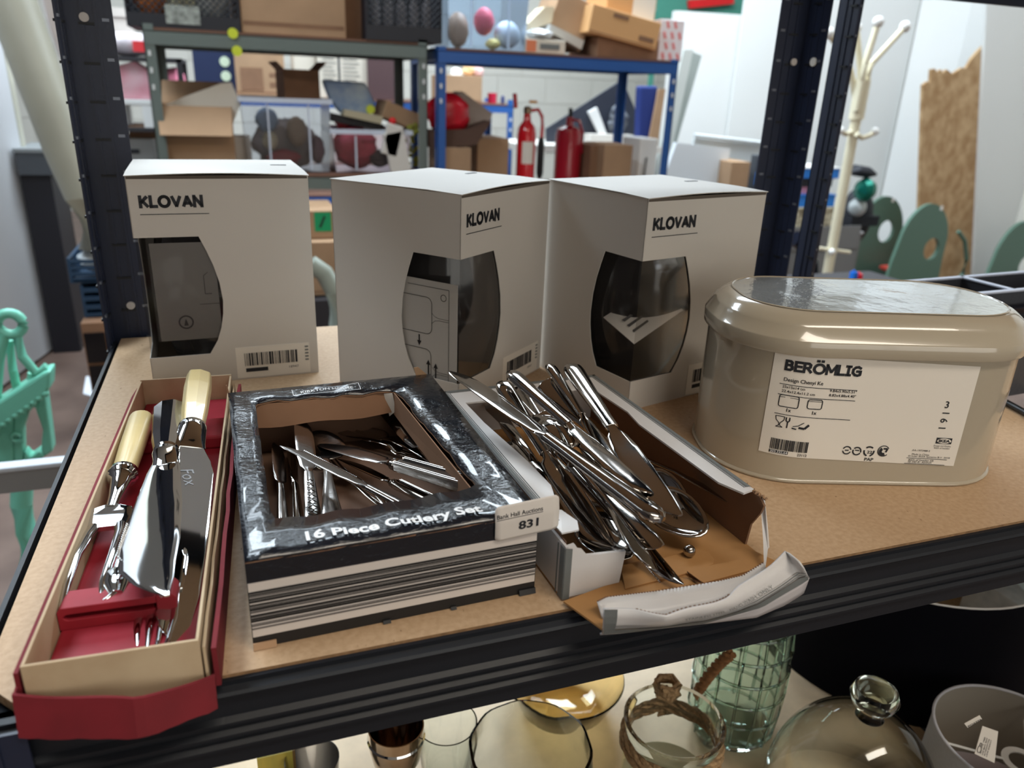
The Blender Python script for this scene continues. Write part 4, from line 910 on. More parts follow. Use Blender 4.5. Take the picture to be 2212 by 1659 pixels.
rope(ringpts(p, R_*.94, LZ+h*.84, 60, .001), .0044, jar, 'twine_ring', turns=.7); rope(ringpts(p, R_*.95, LZ+h*.76, 60, .0015), .0042, jar, 'twine_ring', turns=.7)
kn = V((p.x-.012, p.y-R_*.97, LZ+h*.80))
for dx in (-.012, .006): rope([kn+V((dx*t*2, -.004-.004*t, .004-.030*t*t)) for t in [i/14 for i in range(15)]], .003, jar, 'twine_end', turns=.8)
k = MB(); k.ball(kn+V((0, -.004, 0)), .0065, 10); k.build('knot', twine, jar, smooth=True)
# tassel and rope handle behind
q2 = onZ(1440, 1490, -.31); tz = thing('rope_tassel', q2, 'frayed brown rope tassel lying behind the candle jar', 'rope')
rope([q2+V((.012*math.sin(i*1.1), .012*math.cos(i*1.1), -.003+.0006*i)) for i in range(22)], .004, tz, 'coil', turns=.7)
for i in range(9): k = MB(); a = -.7+i*.16; k.tube([q2, q2+V((math.sin(a)*.010, -.004, -.012)), q2+V((math.sin(a)*.016, -.006, -.028))], .0014, 5); k.build('strand', twine, tz, smooth=True)
# lattice vase
p = onZ(1583, 1530, LZ+.03); R_ = rad(p, 94); H_ = .23
vs_ = thing('lattice_vase', (p.x, p.y, LZ), 'greenish glass vase with a raised square lattice behind the candle jar', 'vase')
k = MB(); k.lathe([(.0001, 0), (R_*.72, 0), (R_*.9, .012), (R_*.98, .05), (R_, .10), (R_*.97, .16), (R_*.8, .20), (R_*.55, H_), (R_*.5, H_), (R_*.74, .20), (R_*.92, .16), (R_*.95, .10), (R_*.93, .05), (R_*.84, .016), (.0001, .008)], 48, at(p, LZ+.0005)); k.build('glass', gglass, vs_, smooth=True)
def vr(z): return R_*min(1, .86+.14*math.sin(min(z/.1, 1)*PI/2)) if z < .1 else R_*(1-.03*(z-.1)/.06 if z < .16 else .97-.17*(z-.16)/.04)
for j in range(6):
    z = .018+j*.030; k = MB(); k.tube([V((p.x+(vr(z)+.0004)*math.cos(2*PI*i/40), p.y+(vr(z)+.0004)*math.sin(2*PI*i/40), LZ+z)) for i in range(40)], .0018, 6, True); k.build('rib', gglass, vs_, smooth=True)
for j in range(14):
    a = 2*PI*j/14; k = MB(); k.tube([V((p.x+(vr(z)+.0004)*math.cos(a), p.y+(vr(z)+.0004)*math.sin(a), LZ+z)) for z in (.012, .03, .05, .08, .11, .14, .17)], .0018, 6); k.build('rib', gglass, vs_, smooth=True)
a_, b_ = onZ(1580, 1412, -.27), onZ(1508, 1492, -.34)
o = rope([a_.lerp(b_, i/30)+V((0, 0, .006*math.sin(i/30*PI))) for i in range(31)], .006, None, 'rope_handle', mat('tan rope', (146, 104, 66), .9, var=.4, scale=200), .6); o.name = 'rope'; tag(o, 'thick tan rope running in front of the lattice vase', 'rope')
# glass cloche
p = V((.705, .103, 0)); R_ = .0875
cl = thing('cloche', (p.x, p.y, LZ), 'clear glass dome with a round glass knob on the lower shelf', 'cloche')
pc = V((p.x, p.y, LZ))
zt = .138
dome = [(R_*math.cos(t)*1.0, .02+(zt-.02)*math.sin(t)) for t in [i*PI/2/14 for i in range(14)]]
k = MB(); k.lathe([(R_*1.02, 0), (R_, .004)]+dome+[(.006, zt), (.0001, zt)], 56, at(pc, LZ+.0005)); k.lathe([(R_*.985, 0), (R_*.975, .004)]+[(r_*.975, z-.0025) for r_, z in dome]+[(.0001, zt-.0025)], 56, at(pc, LZ+.0005)); k.build('dome', film('thin glass', .02, (.95, .97, .96), 1.3), cl, smooth=True)
k = MB(); k.lathe([(.0001, 0), (.014, 0), (.012, .006), (.0115, .010), (.020, .016), (.0235, .026), (.020, .035), (.010, .039), (.0001, .040)], 32, at(pc, LZ+zt-.001)); k.build('knob', gglass, cl, smooth=True)
k = MB(); k.lathe([(.0001, 0), (R_*1.08, 0), (R_*1.10, .002), (R_*1.08, .004), (.0001, .004)], 48, at(pc, LZ-.004+.0003)) if 0 else None
# goblet and tumbler at the left
p = onZ(856, 1600, -.33); R_ = rad(p, 60); h = -.31-LZ
gb = thing('goblet', (p.x, p.y, LZ), 'tarnished silver goblet just below the beam left of the fish bowl', 'goblet')
k = MB(); k.lathe([(.0001, 0), (R_*.75, 0), (R_*.7, .004), (.006, .010), (.004, .03), (.005, .045), (R_*.5, .058), (R_*.85, .078), (R_, .10), (R_, h), (R_*.96, h), (R_*.95, .10), (R_*.5, .066), (.0001, .062)], 40, at(p, LZ)); k.build('cup', mat('tarnished silver', (176, 160, 146), .1, 1), gb, smooth=True)
k = MB(); k.lathe([(R_*1.0, .104), (R_*1.04, .106), (R_*1.0, .108)], 40, at(p, LZ)); k.build('band', chrome, gb, smooth=True)
p = onZ(965, 1600, -.35); R_ = rad(p, 62)
glassware('tumbler', 'clear pressed glass tumbler beside the silver goblet', 'glass', [(.0001, 0), (R_*.7, 0), (R_, .08), (R_*1.05, .105), (R_, .105), (R_*.94, .08), (R_*.62, .008), (.0001, .008)], p, glass)
p = onZ(800, 1640, -.35); R_ = rad(p, 48)
p = onZ(598, 1655, -.36)
yb = thing('carton', (p.x, p.y, LZ), 'small yellow carton with a brown side at the bottom edge of the picture', 'carton')
k = MB(); k.box((p.x-.018, p.y, LZ), (p.x+.016, p.y+.035, -.345)); k.build('body', mat('yellow card', (214, 190, 84), .4, var=.3, scale=30, rgb2=(168, 158, 70), stretch=(1, .1, .1)), yb)
k = MB(); k.box((p.x+.016, p.y, LZ), (p.x+.0185, p.y+.035, -.345)); k.build('edge', mat('olive brown', (112, 88, 46), .6), yb)
p = onZ(675, 1655, -.36)
k = MB(); k.lathe([(.0001, 0), (.022, 0), (.027, .08), (.026, .08), (.021, .002), (.0001, .002)], 32, at(p, LZ)); tag(k.build('plastic_cup', film('cloudy plastic', .2, (.9, .9, .92), 1.5), None, smooth=True), 'cloudy clear plastic cup beside the yellow carton', 'cup')
# grey drum shade
SZ = -.33; p = V((.868, .058, SZ)); R_ = .079
shade = thing('lampshade', (p.x, p.y, LZ), 'pale grey fabric lampshade open to the top, with two paper tags inside', 'lampshade')
gs = mat('pale grey fabric', (196, 198, 206), .8, var=.06, scale=400); gsi = mat('shade lining', (150, 144, 134), .8)
h = SZ-LZ; Rb = R_*1.03
k = MB(); k.lathe([(Rb, 0), (R_, h)], 64, at(p, LZ)); k.build('fabric', gs, shade, smooth=True)
k = MB(); k.lathe([(Rb-.0012, .0), (R_-.0012, h-.0004)], 64, at(p, LZ)); k.build('lining', gsi, shade, smooth=True)
k = MB(); k.tube([V((p.x+R_*math.cos(2*PI*i/64), p.y+R_*math.sin(2*PI*i/64), SZ)) for i in range(64)], .0016, 8, True); k.build('rim', gs, shade, smooth=True)
hub = V((p.x+.010, p.y-.006, SZ-.028))
k = MB(); k.lathe([(.013, 0), (.020, 0), (.020, .0015), (.013, .0015), (.013, 0)], 32, at(hub)); k.build('ring', white_pl, shade, smooth=True)
for a in (2.6, 4.7, .5):
    k = MB(); k.tube([hub+V((math.cos(a)*.019, math.sin(a)*.019, .001)), V((p.x+math.cos(a)*R_*.8, p.y+math.sin(a)*R_*.8, SZ-.02)), V((p.x+math.cos(a)*(R_-.001), p.y+math.sin(a)*(R_-.001), SZ-.006))], .0014, 6); k.build('spoke', white_pl, shade, smooth=True)
def tagp(c_, x_, u_, w_, h_): return M(((x_.x, u_.x, 0, c_.x), (x_.y, u_.y, 0, c_.y), (x_.z, u_.z, 1, c_.z), (0, 0, 0, 1)))
for (a, b, c_, d_, tx, nm) in (((2160-4, 1580), (2122, 1568), (2105, 1628), (2148, 1648), 'bulb', 'tag'), ((2083, 1563), (2116, 1545), (2121, 1553), (2090, 1572), 'PO3773', 'tag')):
    P4 = [onY(q[0], q[1], p.y-.022) for q in (a, b, c_, d_)]
    k = MB(); k.poly(P4); tg = k.build(nm, label_w, shade, solid=.0003, label='paper tag printed in black')
    if tx == 'PO3773':
        Tt = frame(P4[0], P4[1]-P4[0], z=V((0, -1, .3))); x_ = (P4[1]-P4[0]).normalized(); n_ = -(P4[3]-P4[0]).normalized()
        text(tx, .0045, None, 'tag_print', ink, tg, .01, fn=lambda x, y: P4[3]+x_*(x+.0008)+n_*(y+.0006)+V((0, -.0006, 0)), width=(P4[1]-P4[0]).length*.85)
    else:
        x_ = (P4[3]-P4[2]).normalized(); n_ = (P4[1]-P4[2]).normalized()
        for j, ln in enumerate(('ALL THE TIME', 'USE MAX 40W', 'ALTERNATIVE', 'LOW ENERGY')):
            text(ln, .0030, None, 'tag_print', ink, tg, .01, fn=lambda x, y, j=j: P4[2]+n_*(x+.003)+x_*(.0105+j*.0042-y*1.0)+V((0, -.0006, 0)), width=.022)
        c2 = P4[2]+x_*.0055+n_*.008
        k = MB(); k.tube([c2+(x_*math.cos(t)*.0035+n_*math.sin(t)*.0042)+V((0, -.0006, 0)) for t in [i*PI/8 for i in range(16)]], .00025, 4, True); k.tube([c2+x_*(-.0016)+n_*.0038+V((0, -.0006, 0)), c2+x_*(-.0013)+n_*.008+V((0, -.0006, 0)), c2+x_*.0013+n_*.008+V((0, -.0006, 0)), c2+x_*.0016+n_*.0038+V((0, -.0006, 0))], .00025, 4); k.build('bulb_drawing', ink, tg)['kind'] = 'stuff'
# large black drum shade with a white lining
pf = onZ(2070, 1328, -.115); 
Rk = .155; pk = V((pf.x+.03, pf.y+Rk*.99, 0))
bs = thing('lampshade', (pk.x, pk.y, LZ), 'large black drum lampshade with a white lining beneath the shelf at the right', 'lampshade')
def cone2(r0, r1, n=64):
    k = MB(); A = [V((.985+r0*math.cos(2*PI*i/n), .335+r0*math.sin(2*PI*i/n), LZ+.0005)) for i in range(n)]; B = [V((.95+r1*math.cos(2*PI*i/n), .315+r1*math.sin(2*PI*i/n), -.24)) for i in range(n)]
    k.rings([A, B], False); return k
pk = V((.95, .315, 0)); Rk = .172
k = cone2(.19, .172); k.build('fabric', mat('black velvet fabric', (13, 14, 22), .9, spec=.1), bs, smooth=True)
k = cone2(.187, .1695); k.build('lining', mat('white lining', (214, 222, 216), .7), bs, smooth=True)
k = MB(); k.tube([V((pk.x+Rk*.993*math.cos(2*PI*i/64), pk.y+Rk*.993*math.sin(2*PI*i/64), -.24)) for i in range(64)], .0013, 6, True); k.build('rim', white_pl, bs, smooth=True)
pp = onZ(2205, 1440, LZ+.002); k = MB(); k.box((pp.x-.01, pp.y-.03, LZ), (pp.x+.12, pp.y+.1, LZ+.09)); tag(k.build('carton', mat('grey flecked card', (186, 180, 172), .7, var=.3, scale=40), None), 'small pale carton at the right edge below the shelf', 'carton')

# ------------------------------------------------------------ racks behind
def bgrack(name, x0, x1, y0, y1, levels, ztop, m_, bh, label, deck, pw=.032, zback=None):
    t = thing(name, (x0, y0, ZF), label, 'shelving')
    for (px, py, sx, sy) in ((x0, y0, 1, 1), (x1, y0, -1, 1), (x0, y1, 1, -1), (x1, y1, -1, -1)):
        k = MB(); a = sorted((px, px+sx*pw)); b = sorted((py, py+sy*.003)); k.box((a[0], b[0], ZF), (a[1], b[1], ztop)); a = sorted((px, px+sx*.003)); b = sorted((py, py+sy*pw)); k.box((a[0], b[0], ZF), (a[1], b[1], ztop)); k.build('post', m_, t)
        for i in range(3):
            k = MB(); z = levels[0]-.075-.05*i; k.box((px+sx*pw*.3, py-.002, z), (px+sx*pw*.55, py-.0003, z+.016)) if sx > 0 else k.box((px-pw*.55, py-.002, z), (px-pw*.3, py-.0003, z+.016)); k.build('keyhole', mat('light slot', (206, 208, 208), .5), t)
    for z in levels:
        for yb in (y0-.002, y1-.001):
            k = MB(); k.box((x0+.004, yb, z-bh), (x1-.004, yb+.003, z)); k.box((x0+.004, yb, z-.004), (x1-.004, yb+.02 if yb < y1-.01 else yb-.017, z-.001)) ; k.build('beam', m_, t)
        for xb in (x0, x1-.003):
            k = MB(); k.box((xb, y0+.01, z-bh), (xb+.003, y1-.01, z)); k.build('side_beam', m_, t)
        k = MB(); k.box((x0+.004, y0+.004, z), (x1-.004, y1-.004, z+.008)); k.build('deck', deck, t)
    return t
deckb = mat('brown hardboard', (108, 74, 58), .8)
GZ, GL = .414, -.03
bgrack('shelving_unit', -.092, .812, 2.5, 2.95, [GZ, GL, -.47], GZ+.018, grey_steel, .042, 'grey green steel rack crowded with cardboard boxes behind the white boxes', deckb)
BZ, BL = .402, -.20
bgrack('shelving_unit', .842, 1.80, 2.48, 2.93, [BZ, BL, -.55], BZ+.012, blue_steel, .040, 'bright blue steel rack holding the fire extinguishers', deckb)
q1 = onY(430, 207, 3.6); q2_ = onY(1110, 217, 3.6); RZ = q1.z+.0
bgrack('shelving_unit', q1.x, q2_.x, 3.6, 4.0, [RZ, RZ-.45], RZ+.03, blue_steel, .035, 'second blue rack farther back, seen through the grey rack', deckb)

def bx(name, label, cat, r, Y, d, m_, zb=None, parts=(), rot=0, bevel=.003, group=None, tilt=0, label2=None):
    """a box whose front fills pixel rectangle r at depth Y; returns root, local->world matrix, w, h"""
    x0, y0, x1, y1 = r; a = onY(x0, y1, Y); b = onY(x1, y0, Y); z0 = a.z if zb is None else zb; w_ = b.x-a.x; h = b.z-z0
    T = M.Translation((a.x+w_/2, Y, z0)) @ M.Rotation(rot, 4, 'Z') @ M.Rotation(tilt, 4, 'Y') @ M.Translation((-w_/2, 0, 0))
    t = thing(name, (a.x+w_/2, Y, z0), label, cat, group)
    return t, T, w_, h
def carton(label, r, Y, d, zb=None, m_=None, flaps='closed', rot=0, tilt=0, print_=None, group=None, tape=True):
    m_ = m_ or kraft_l; t, T, w_, h = bx('carton', label, 'carton', r, Y, d, m_, zb, rot=rot, tilt=tilt, group=group)
    if flaps == 'closed':
        k = MB(); k.box((0, 0, 0), (w_, d, h), T); k.build('body', m_, t, bevel=.002)
        k = MB(); k.box((0, d*.49, h), (w_, d*.51, h+.0008), T); k.box((w_*.47, -.0008, 0), (w_*.53, 0, h*.2), T) if 0 else None; k.build('seam', mat('packing tape', (172, 136, 96), .3), t)
        if tape: k = MB(); k.box((w_*.02, -.0008, h*.06), (w_*.98, 0, h*.09), T); k.build('print_line', kraft_d, t)
    else:
        th = .004
        for a, b in (((0, 0, 0), (w_, th, h)), ((0, d-th, 0), (w_, d, h)), ((0, th, 0), (th, d-th, h)), ((w_-th, th, 0), (w_, d-th, h)), ((th, th, 0), (w_-th, d-th, th))): k = MB(); k.box(a, b, T); k.build('side_panel', m_, t)
        fl_ = w_*.45
        for nm, P in (('f', [(0, 0, h), (w_, 0, h), (w_*.98, -d*.22, h-.42*h*(1 if 'drop' in flaps else -.5)), (w_*.02, -d*.22, h-.42*h*(1 if 'drop' in flaps else -.5))]), ('r', [(w_, 0, h), (w_, d, h), (w_+fl_*.5, d*.97, h+.25*h), (w_+fl_*.5, d*.03, h+.25*h)]), ('l', [(0, d, h), (0, 0, h), (-fl_*.4, d*.03, h+.2*h), (-fl_*.4, d*.97, h+.2*h)]), ('b', [(w_, d, h), (0, d, h), (w_*.02, d*1.2, h+.35*h), (w_*.98, d*1.2, h+.35*h)])):
            if nm in flaps.split('_')[-1]: k = MB(); k.poly(P, T); k.build('flap', m_ if nm != 'x' else kraft_d, t, solid=.004)
    if print_:
        for (u0, v0, u1, v1, mm) in print_: k = MB(); k.box((w_*u0, -.0016, h*v0), (w_*u1, -.0008, h*v1), T); k.build('print', mm, t)
    return t, T, w_, h
def tub(label, r, Y, d, zb, tint, m_rim, lid=False):
    t, T, w_, h = bx('storage_tub', label, 'tub', r, Y, d, None, zb); th = .003; f_ = film('tub plastic', .3, tint, 2.4); i_ = .93
    k = MB()
    def q4(a, b, c_, e): k.poly([a, b, c_, e], T)
    s0 = w_*(1-i_)/2; A = [(s0, .01, .003), (w_-s0, .01, .003), (w_-s0, d-.01, .003), (s0, d-.01, .003)]; B = [(0, 0, h-.01), (w_, 0, h-.01), (w_, d, h-.01), (0, d, h-.01)]
    for i in range(4): j = (i+1) % 4; q4(A[i], A[j], B[j], B[i])
    q4(*A); k.build('shell', f_, t)
    for a, b in (((-.008, -.010, h-.016), (w_+.008, .002, h)), ((-.008, d-.002, h-.016), (w_+.008, d+.01, h)), ((-.008, .002, h-.016), (.002, d-.002, h)), ((w_-.002, .002, h-.016), (w_+.008, d-.002, h))): k = MB(); k.box(a, b, T); k.build('rim', m_rim, t)
    for u in (.28, .74): k = MB(); k.box((w_*u, -.002, .01), (w_*u+.006, .004, h-.02), T); k.build('rib', m_rim, t)
    return t, T, w_, h
def blob(name, label, cat, c_, r3, m_, seed=1, n=14, amp=.18, parent=None):
    rr_ = random.Random(seed); k = MB(); R = []
    for i in range(n+1):
        a = PI*i/n-PI/2; R.append([V((c_[0]+r3[0]*math.cos(a)*math.cos(2*PI*j/18)*(1+amp*rr_.uniform(-1, 1)), c_[1]+r3[1]*math.cos(a)*math.sin(2*PI*j/18)*(1+amp*rr_.uniform(-1, 1)), c_[2]+r3[2]*math.sin(a)*(1+amp*.5*rr_.uniform(-1, 1)))) for j in range(18)])
    k.rings(R); o = k.build(name, m_, parent, smooth=True)
    if not parent: tag(o, label, cat)
    return o
BR = .0005
top = GZ+.008+BR; low = GL+.008+BR
# crates on top of the grey rack
def crate(label, r, Y, d, zb, fill, lat):
    t, T, w_, h = bx('mesh_crate', label, 'crate', r, Y, d, None, zb); m_ = mat('black crate plastic', (28, 30, 38), .5)
    for a, b in (((0, 0, 0), (w_, d, .006)), ((0, d-.006, .006), (w_, d, h)), ((0, 0, .006), (.006, d-.006, h)), ((w_-.006, 0, .006), (w_, d-.006, h)), ((.006, 0, .006), (w_-.006, .006, h*.12)), ((.006, 0, h*.93), (w_-.006, .006, h))): k = MB(); k.box(a, b, T); k.build('side', m_, t)
    k = MB(); x = .006
    while x < w_+h:
        for sg in (1, -1):
            xa, xb = (x, x-h*.81) if sg > 0 else (x-h*.81, x)
            A, B = V((xa, .003, h*.12)), V((xb, .003, h*.93))
            if min(xa, xb) > .006 and max(xa, xb) < w_-.006: k.tube([T @ A, T @ B], .0022, 4)
            elif xa != xb:
                lo = max(.006, min(xa, xb)); hi = min(w_-.006, max(xa, xb))
                if lo < hi: f = lambda X: h*.12+(X-xa)/(xb-xa)*h*.81; k.tube([T @ V((lo, .003, f(lo))), T @ V((hi, .003, f(hi)))], .0022, 4)
        x += .02
    k.build('lattice', m_, t)['kind'] = 'stuff'
    return t, T, w_, h
t, T, w_, h = crate('black mesh crate at the top left holding orange and white packets', (278, -190, 500, 84), 2.52, .3, top, None, 0)
for i, (c_, x) in enumerate((((214, 120, 40), .2), ((240, 236, 200), .48), ((200, 200, 196), .76))):
    o = blob('packet', ('orange', 'cream', 'pale grey')[i]+' packet inside the left mesh crate', 'packet', T @ V((w_*x, .07, h*.45)), (w_*.17, .05, h*.38), mat('packet %d' % i, c_, .4), i)
k = MB(); k.box((w_*.34, -.002, h*.04), (w_*.64, -.0003, h*.20), T); k.build('frosted_label', mat('frosted label', (160, 166, 160), .3, var=.6, scale=60), t)
t, T, w_, h = crate('black mesh crate with bottles beside the blue rack', (792, -190, 956, 96), 2.50, .3, top, None, 0)
for i in range(5):
    k = MB(); q_ = T @ V((w_*(.15+.17*i), .04, .01)); k.lathe([(.0001, 0), (.016, 0), (.016, .10), (.007, .13), (.007, .16), (.0001, .16)], 14, M.Translation(q_)); tag(k.build('bottle', mat('grey glassy plastic', (150, 146, 150), .15, var=.3, scale=30), None, smooth=True), ('first','second','third','fourth','last')[i]+' small pale bottle from the left inside the right hand mesh crate', 'bottle', 'small bottles in the right hand mesh crate')
carton('large brown carton between the two black crates on the grey rack', (524, -220, 737, 86), 2.53, .36, top, kraft_l)
carton('narrow darker carton squeezed right of the large brown carton', (742, -200, 786, 72), 2.60, .3, top, kraft_d)
carton('slim grey brown carton left of the large brown carton', (503, -200, 520, 70), 2.62, .28, top, mat('taupe card', (128, 108, 96), .8))
# things on the lower deck of the grey rack
t, T, w_, h = carton('open brown carton with its front flap folded down on the grey rack', (352, 232, 500, 345), 2.53, .24, low, kraft_l, flaps='drop_fb')
k = MB(); k.prism([onY(*q, 2.6) for q in ((355, 228), (400, 208), (478, 180), (500, 178), (520, 225), (505, 262), (498, 300), (490, 235), (455, 238))], (0, .02, 0)); tag(k.build('card_sheet', mat('off white card', (214, 204, 190), .7), None), 'off-white folded card sheet rising out of the open brown carton', 'card')
carton('small white carton beside the clear storage tub', (505, 295, 541, 345), 2.6, .10, low, wcard)
t, T, w_, h = tub('large clear storage tub with mixed toys on the grey rack', (532, 215, 712, 372), 2.55, .3, low, (.86, .88, .92), mat('clear rim', (196, 204, 220), .25))
for i, (u, v, sx, sz, c_, lb) in enumerate(((.5, .35, .42, .36, (128, 116, 116), 'taupe stuffed cushion'), (.28, .70, .14, .16, (130, 156, 190), 'blue cloth'), (.30, .42, .10, .13, (214, 206, 180), 'cream carton'), (.62, .55, .14, .2, (150, 130, 112), 'brown bag'), (.45, .18, .22, .12, (150, 52, 66), 'dark red toy'), (.85, .3, .10, .2, (110, 84, 96), 'purple cloth'))):
    blob('toy', lb+' inside the large clear tub', 'toy', T @ V((w_*u, .13 if i == 0 else .045+.005*i, h*v)), (w_*sx*.9, .03, h*sz), mat('tub thing %d' % i, c_, .6), i+9, amp=.12)
t, T, w_, h = tub('low clear storage tub of pink toys on the grey rack', (722, 282, 886, 378), 2.54, .28, low, (.92, .84, .88), mat('clear rim', (196, 204, 220), .25))
blob('toy', 'pink fabric toy filling the low clear tub', 'toy', T @ V((w_*.33, .08, h*.55)), (w_*.28, .06, h*.48), mat('pink cloth', (196, 84, 104), .7, var=.3, scale=20), 31)
blob('toy', 'dark grey toy in the middle of the low clear tub', 'toy', T @ V((w_*.62, .045, h*.32)), (w_*.14, .03, h*.2), mat('grey toy', (84, 84, 88), .5), 33)
blob('plush_toy', 'red plush showing over the rim of the low clear tub', 'toy', T @ V((w_*.3, .15, h*1.08)), (w_*.2, .05, .03), mat('coral plush', (206, 78, 80), .8), 34)
for i, (r, rt, lb) in enumerate((((824, 268, 856, 335), .25, 'white carton leaning left on the low tub'), ((846, 285, 888, 372), -.2, 'white carton at the right end of the low tub'))):
    carton(lb, r, 2.50, .03, None, wcard, rot=0, tilt=rt, tape=False)
k = MB(); k.ball(onY(848, 262, 2.56), .014, 12); tag(k.build('red_stopper', mat('red plastic', (224, 40, 44), .3), None, smooth=True), 'bright red round stopper above the low clear tub', 'stopper')
carton('open dark brown carton on top of the large clear tub', (616, 152, 690, 222), 2.66, .16, None, kraft_d, flaps='open_rl', rot=.12)
k = MB(); k.prism([onY(*q, 2.62) for q in ((696, 172), (790, 178), (812, 225), (800, 248), (760, 250), (735, 245), (712, 215))], (0, .05, .0)); tag(k.build('plastic_bag', mat('steel blue plastic', (104, 128, 164), .3, var=.5, scale=16, rgb2=(150, 164, 176)), None, bevel=.01), 'crumpled steel blue plastic bag on the grey rack', 'bag')
carton('brown carton tilted at the right end of the grey rack', (822, 232, 905, 268), 2.60, .14, None, kraft_l, rot=.1, tilt=.35)
k = MB(); k.prism([onY(*q, 2.56) for q in ((745, 236), (828, 252), (824, 268), (742, 250))], (0, .08, 0)); tag(k.build('tray', mat('buff card', (176, 166, 140), .7), None), 'flat buff card tray on top of the low clear tub', 'tray')
k = MB(); k.prism([onY(*q, 2.58) for q in ((715, 244), (830, 270), (828, 283), (715, 262))], (0, .1, 0)); tag(k.build('lid', mat('black plastic', (26, 26, 30), .5), None), 'black tub lid lying askew on the low clear tub', 'lid')
rr_ = random.Random(4)
k = MB()
for i in range(40): k.ball(onY(890+rr_.uniform(-12, 12), 300+rr_.uniform(-35, 60), 2.6), .008, 5)
tag(k.build('foliage', mat('yellow green leaves', (140, 140, 50), .7), None), 'bunch of yellow green artificial foliage by the right post of the grey rack', 'foliage')['kind'] = 'stuff'
for i, (px, py) in enumerate(((503, 72), (512, 110), (800, 236))): k = MB(); k.lathe([(.0001, 0), (.016, 0), (.016, .003), (.0001, .003)], 14, M.Translation(onY(px, py, (2.494, 2.494, 2.619)[i])) @ M.Rotation(PI/2, 4, 'X')); tag(k.build('tag_disc', mat('lime plastic', (196, 206, 50), .4), None), ('lime green tag hooked over the top beam of the grey rack', 'lime green tag just below the top beam of the grey rack', 'lime green tag on the blue plastic bag')[i], 'tag')
# far blue rack
rt_ = RZ+.008+BR
carton('brown carton with a dark round print on the far rack', (512, 108, 612, 200), 3.64, .3, rt_, kraft_l, print_=[(.1, .12, .55, .6, kraft_d), (.68, .2, .9, .3, kraft_d), (.68, .42, .9, .5, kraft_d)])
for i, (r, lb) in enumerate((((424, 90, 508, 204), 'navy blue carton with pale dots on the far rack'),)):
    t, T, w_, h = carton(lb, r, 3.66, .3, rt_, mat('navy card', (26, 38, 70), .5), tape=False)
    for v in (.35, .62): k = MB(); k.lathe([(.0001, 0), (.022, 0), (.022, .002), (.0001, .002)], 14, M.Translation(T @ V((w_*.72, -.001, h*v))) @ M.Rotation(PI/2, 4, 'X')); k.build('dot', mat('pale green print', (190, 204, 180), .5), t)
carton('white printed carton behind the dark brown carton', (638, 104, 680, 196), 3.68, .2, rt_, mat('pale card', (204, 196, 182), .7), tape=False)
t, T, w_, h = carton('white carton with columns of small print on the far rack', (688, 100, 794, 196), 3.66, .25, rt_, mat('pale card', (204, 196, 182), .7), tape=False)
for i in range(9):
    for u0, u1 in ((.1, .36), (.5, .82)): k = MB(); k.box((w_*u0, -.0016, h*(.2+.075*i)), (w_*(u1-.03*(i % 3)), -.0008, h*(.215+.075*i)), T); k.build('print_line', grey_ink, t)
k = MB(); k.box((w_*.40, -.002, .0), (w_*.44, -.0008, h), T); k.build('dark_strip', mat('dark strip', (70, 72, 74), .5), t)
carton('dark maroon carton at the right of the far rack', (796, 118, 868, 204), 3.64, .3, rt_, mat('maroon card', (78, 56, 58), .7), tape=False)
carton('brown carton at the left end of the far rack', (470-18, 120, 470, 196), 4.1, .1, rt_, kraft_d) if 0 else None
carton('brown carton of wrapped toys behind the left post of the blue rack', (962, 165, 1042, 215), 3.62, .3, rt_, kraft_l, flaps='closed')
for i, (px, py, c_, lb) in enumerate(((985, 160, (232, 232, 226), 'white crumpled bag on the far brown carton'), (1012, 153, (232, 190, 140), 'peach wrapped parcel on the far brown carton'), (1032, 156, (220, 180, 176), 'pink wrapped parcel on the far brown carton'))):
    blob('parcel', lb, 'parcel', onY(px, py, 3.7), (.03, .03, .03), mat('parcel %d' % i, c_, .6), i+50)
k = MB(); q_ = onY(1063, 213, 3.7); k.lathe([(.0001, 0), (.022, 0), (.024, .05), (.0001, .05)], 16, M.Translation((q_.x, q_.y, rt_))); tag(k.build('red_pot', mat('crimson plastic', (190, 34, 66), .4), None, smooth=True), 'small crimson pot at the right end of the far rack', 'pot')
k = MB(); q_ = onY(1086, 213, 3.7); k.lathe([(.0001, 0), (.010, 0), (.010, .03), (.004, .04), (.0001, .04)], 12, M.Translation((q_.x, q_.y, rt_))); tag(k.build('bottle', mat('ink blue plastic', (40, 50, 100), .4), None, smooth=True), 'tiny ink blue bottle at the right end of the far rack', 'bottle')
# top of the blue rack
bt = BZ+.008+BR
t, T, w_, h = tub('big clear blue storage tub on the blue rack', (966, -40, 1146, 104), 2.52, .32, bt, (.72, .84, .98), mat('blue clear rim', (190, 214, 244), .2))
for i, (u, v, sx, sz, c_, lb) in enumerate(((.18, .25, .13, .25, (150, 120, 100), 'brown paper bag'), (.5, .42, .12, .2, (220, 90, 110), 'pink round pot'), (.62, .10, .09, .08, (236, 214, 130), 'cream and yellow packet'), (.8, .25, .16, .2, (214, 222, 230), 'crumpled white wrap'))):
    blob('packet', lb+' inside the blue tub', 'packet', T @ V((w_*u, .06, max(h*v, h*sz+.006))), (w_*sx, .04, h*sz), mat('blue tub thing %d' % i, c_, .5), i+70, amp=.08)
carton('flat white carton with an orange end on the blue rack', (1136, 88, 1222, 112), 2.52, .2, bt, mat('pale card', (204, 196, 182), .7), tape=False, print_=[(0, .1, .25, .9, mat('orange print', (206, 120, 84), .6)), (.35, .3, .85, .7, grey_ink)])
carton('brown carton tipped on its corner on the blue rack', (1175, -10, 1262, 92), 2.62, .2, None, kraft_l, tilt=.35)
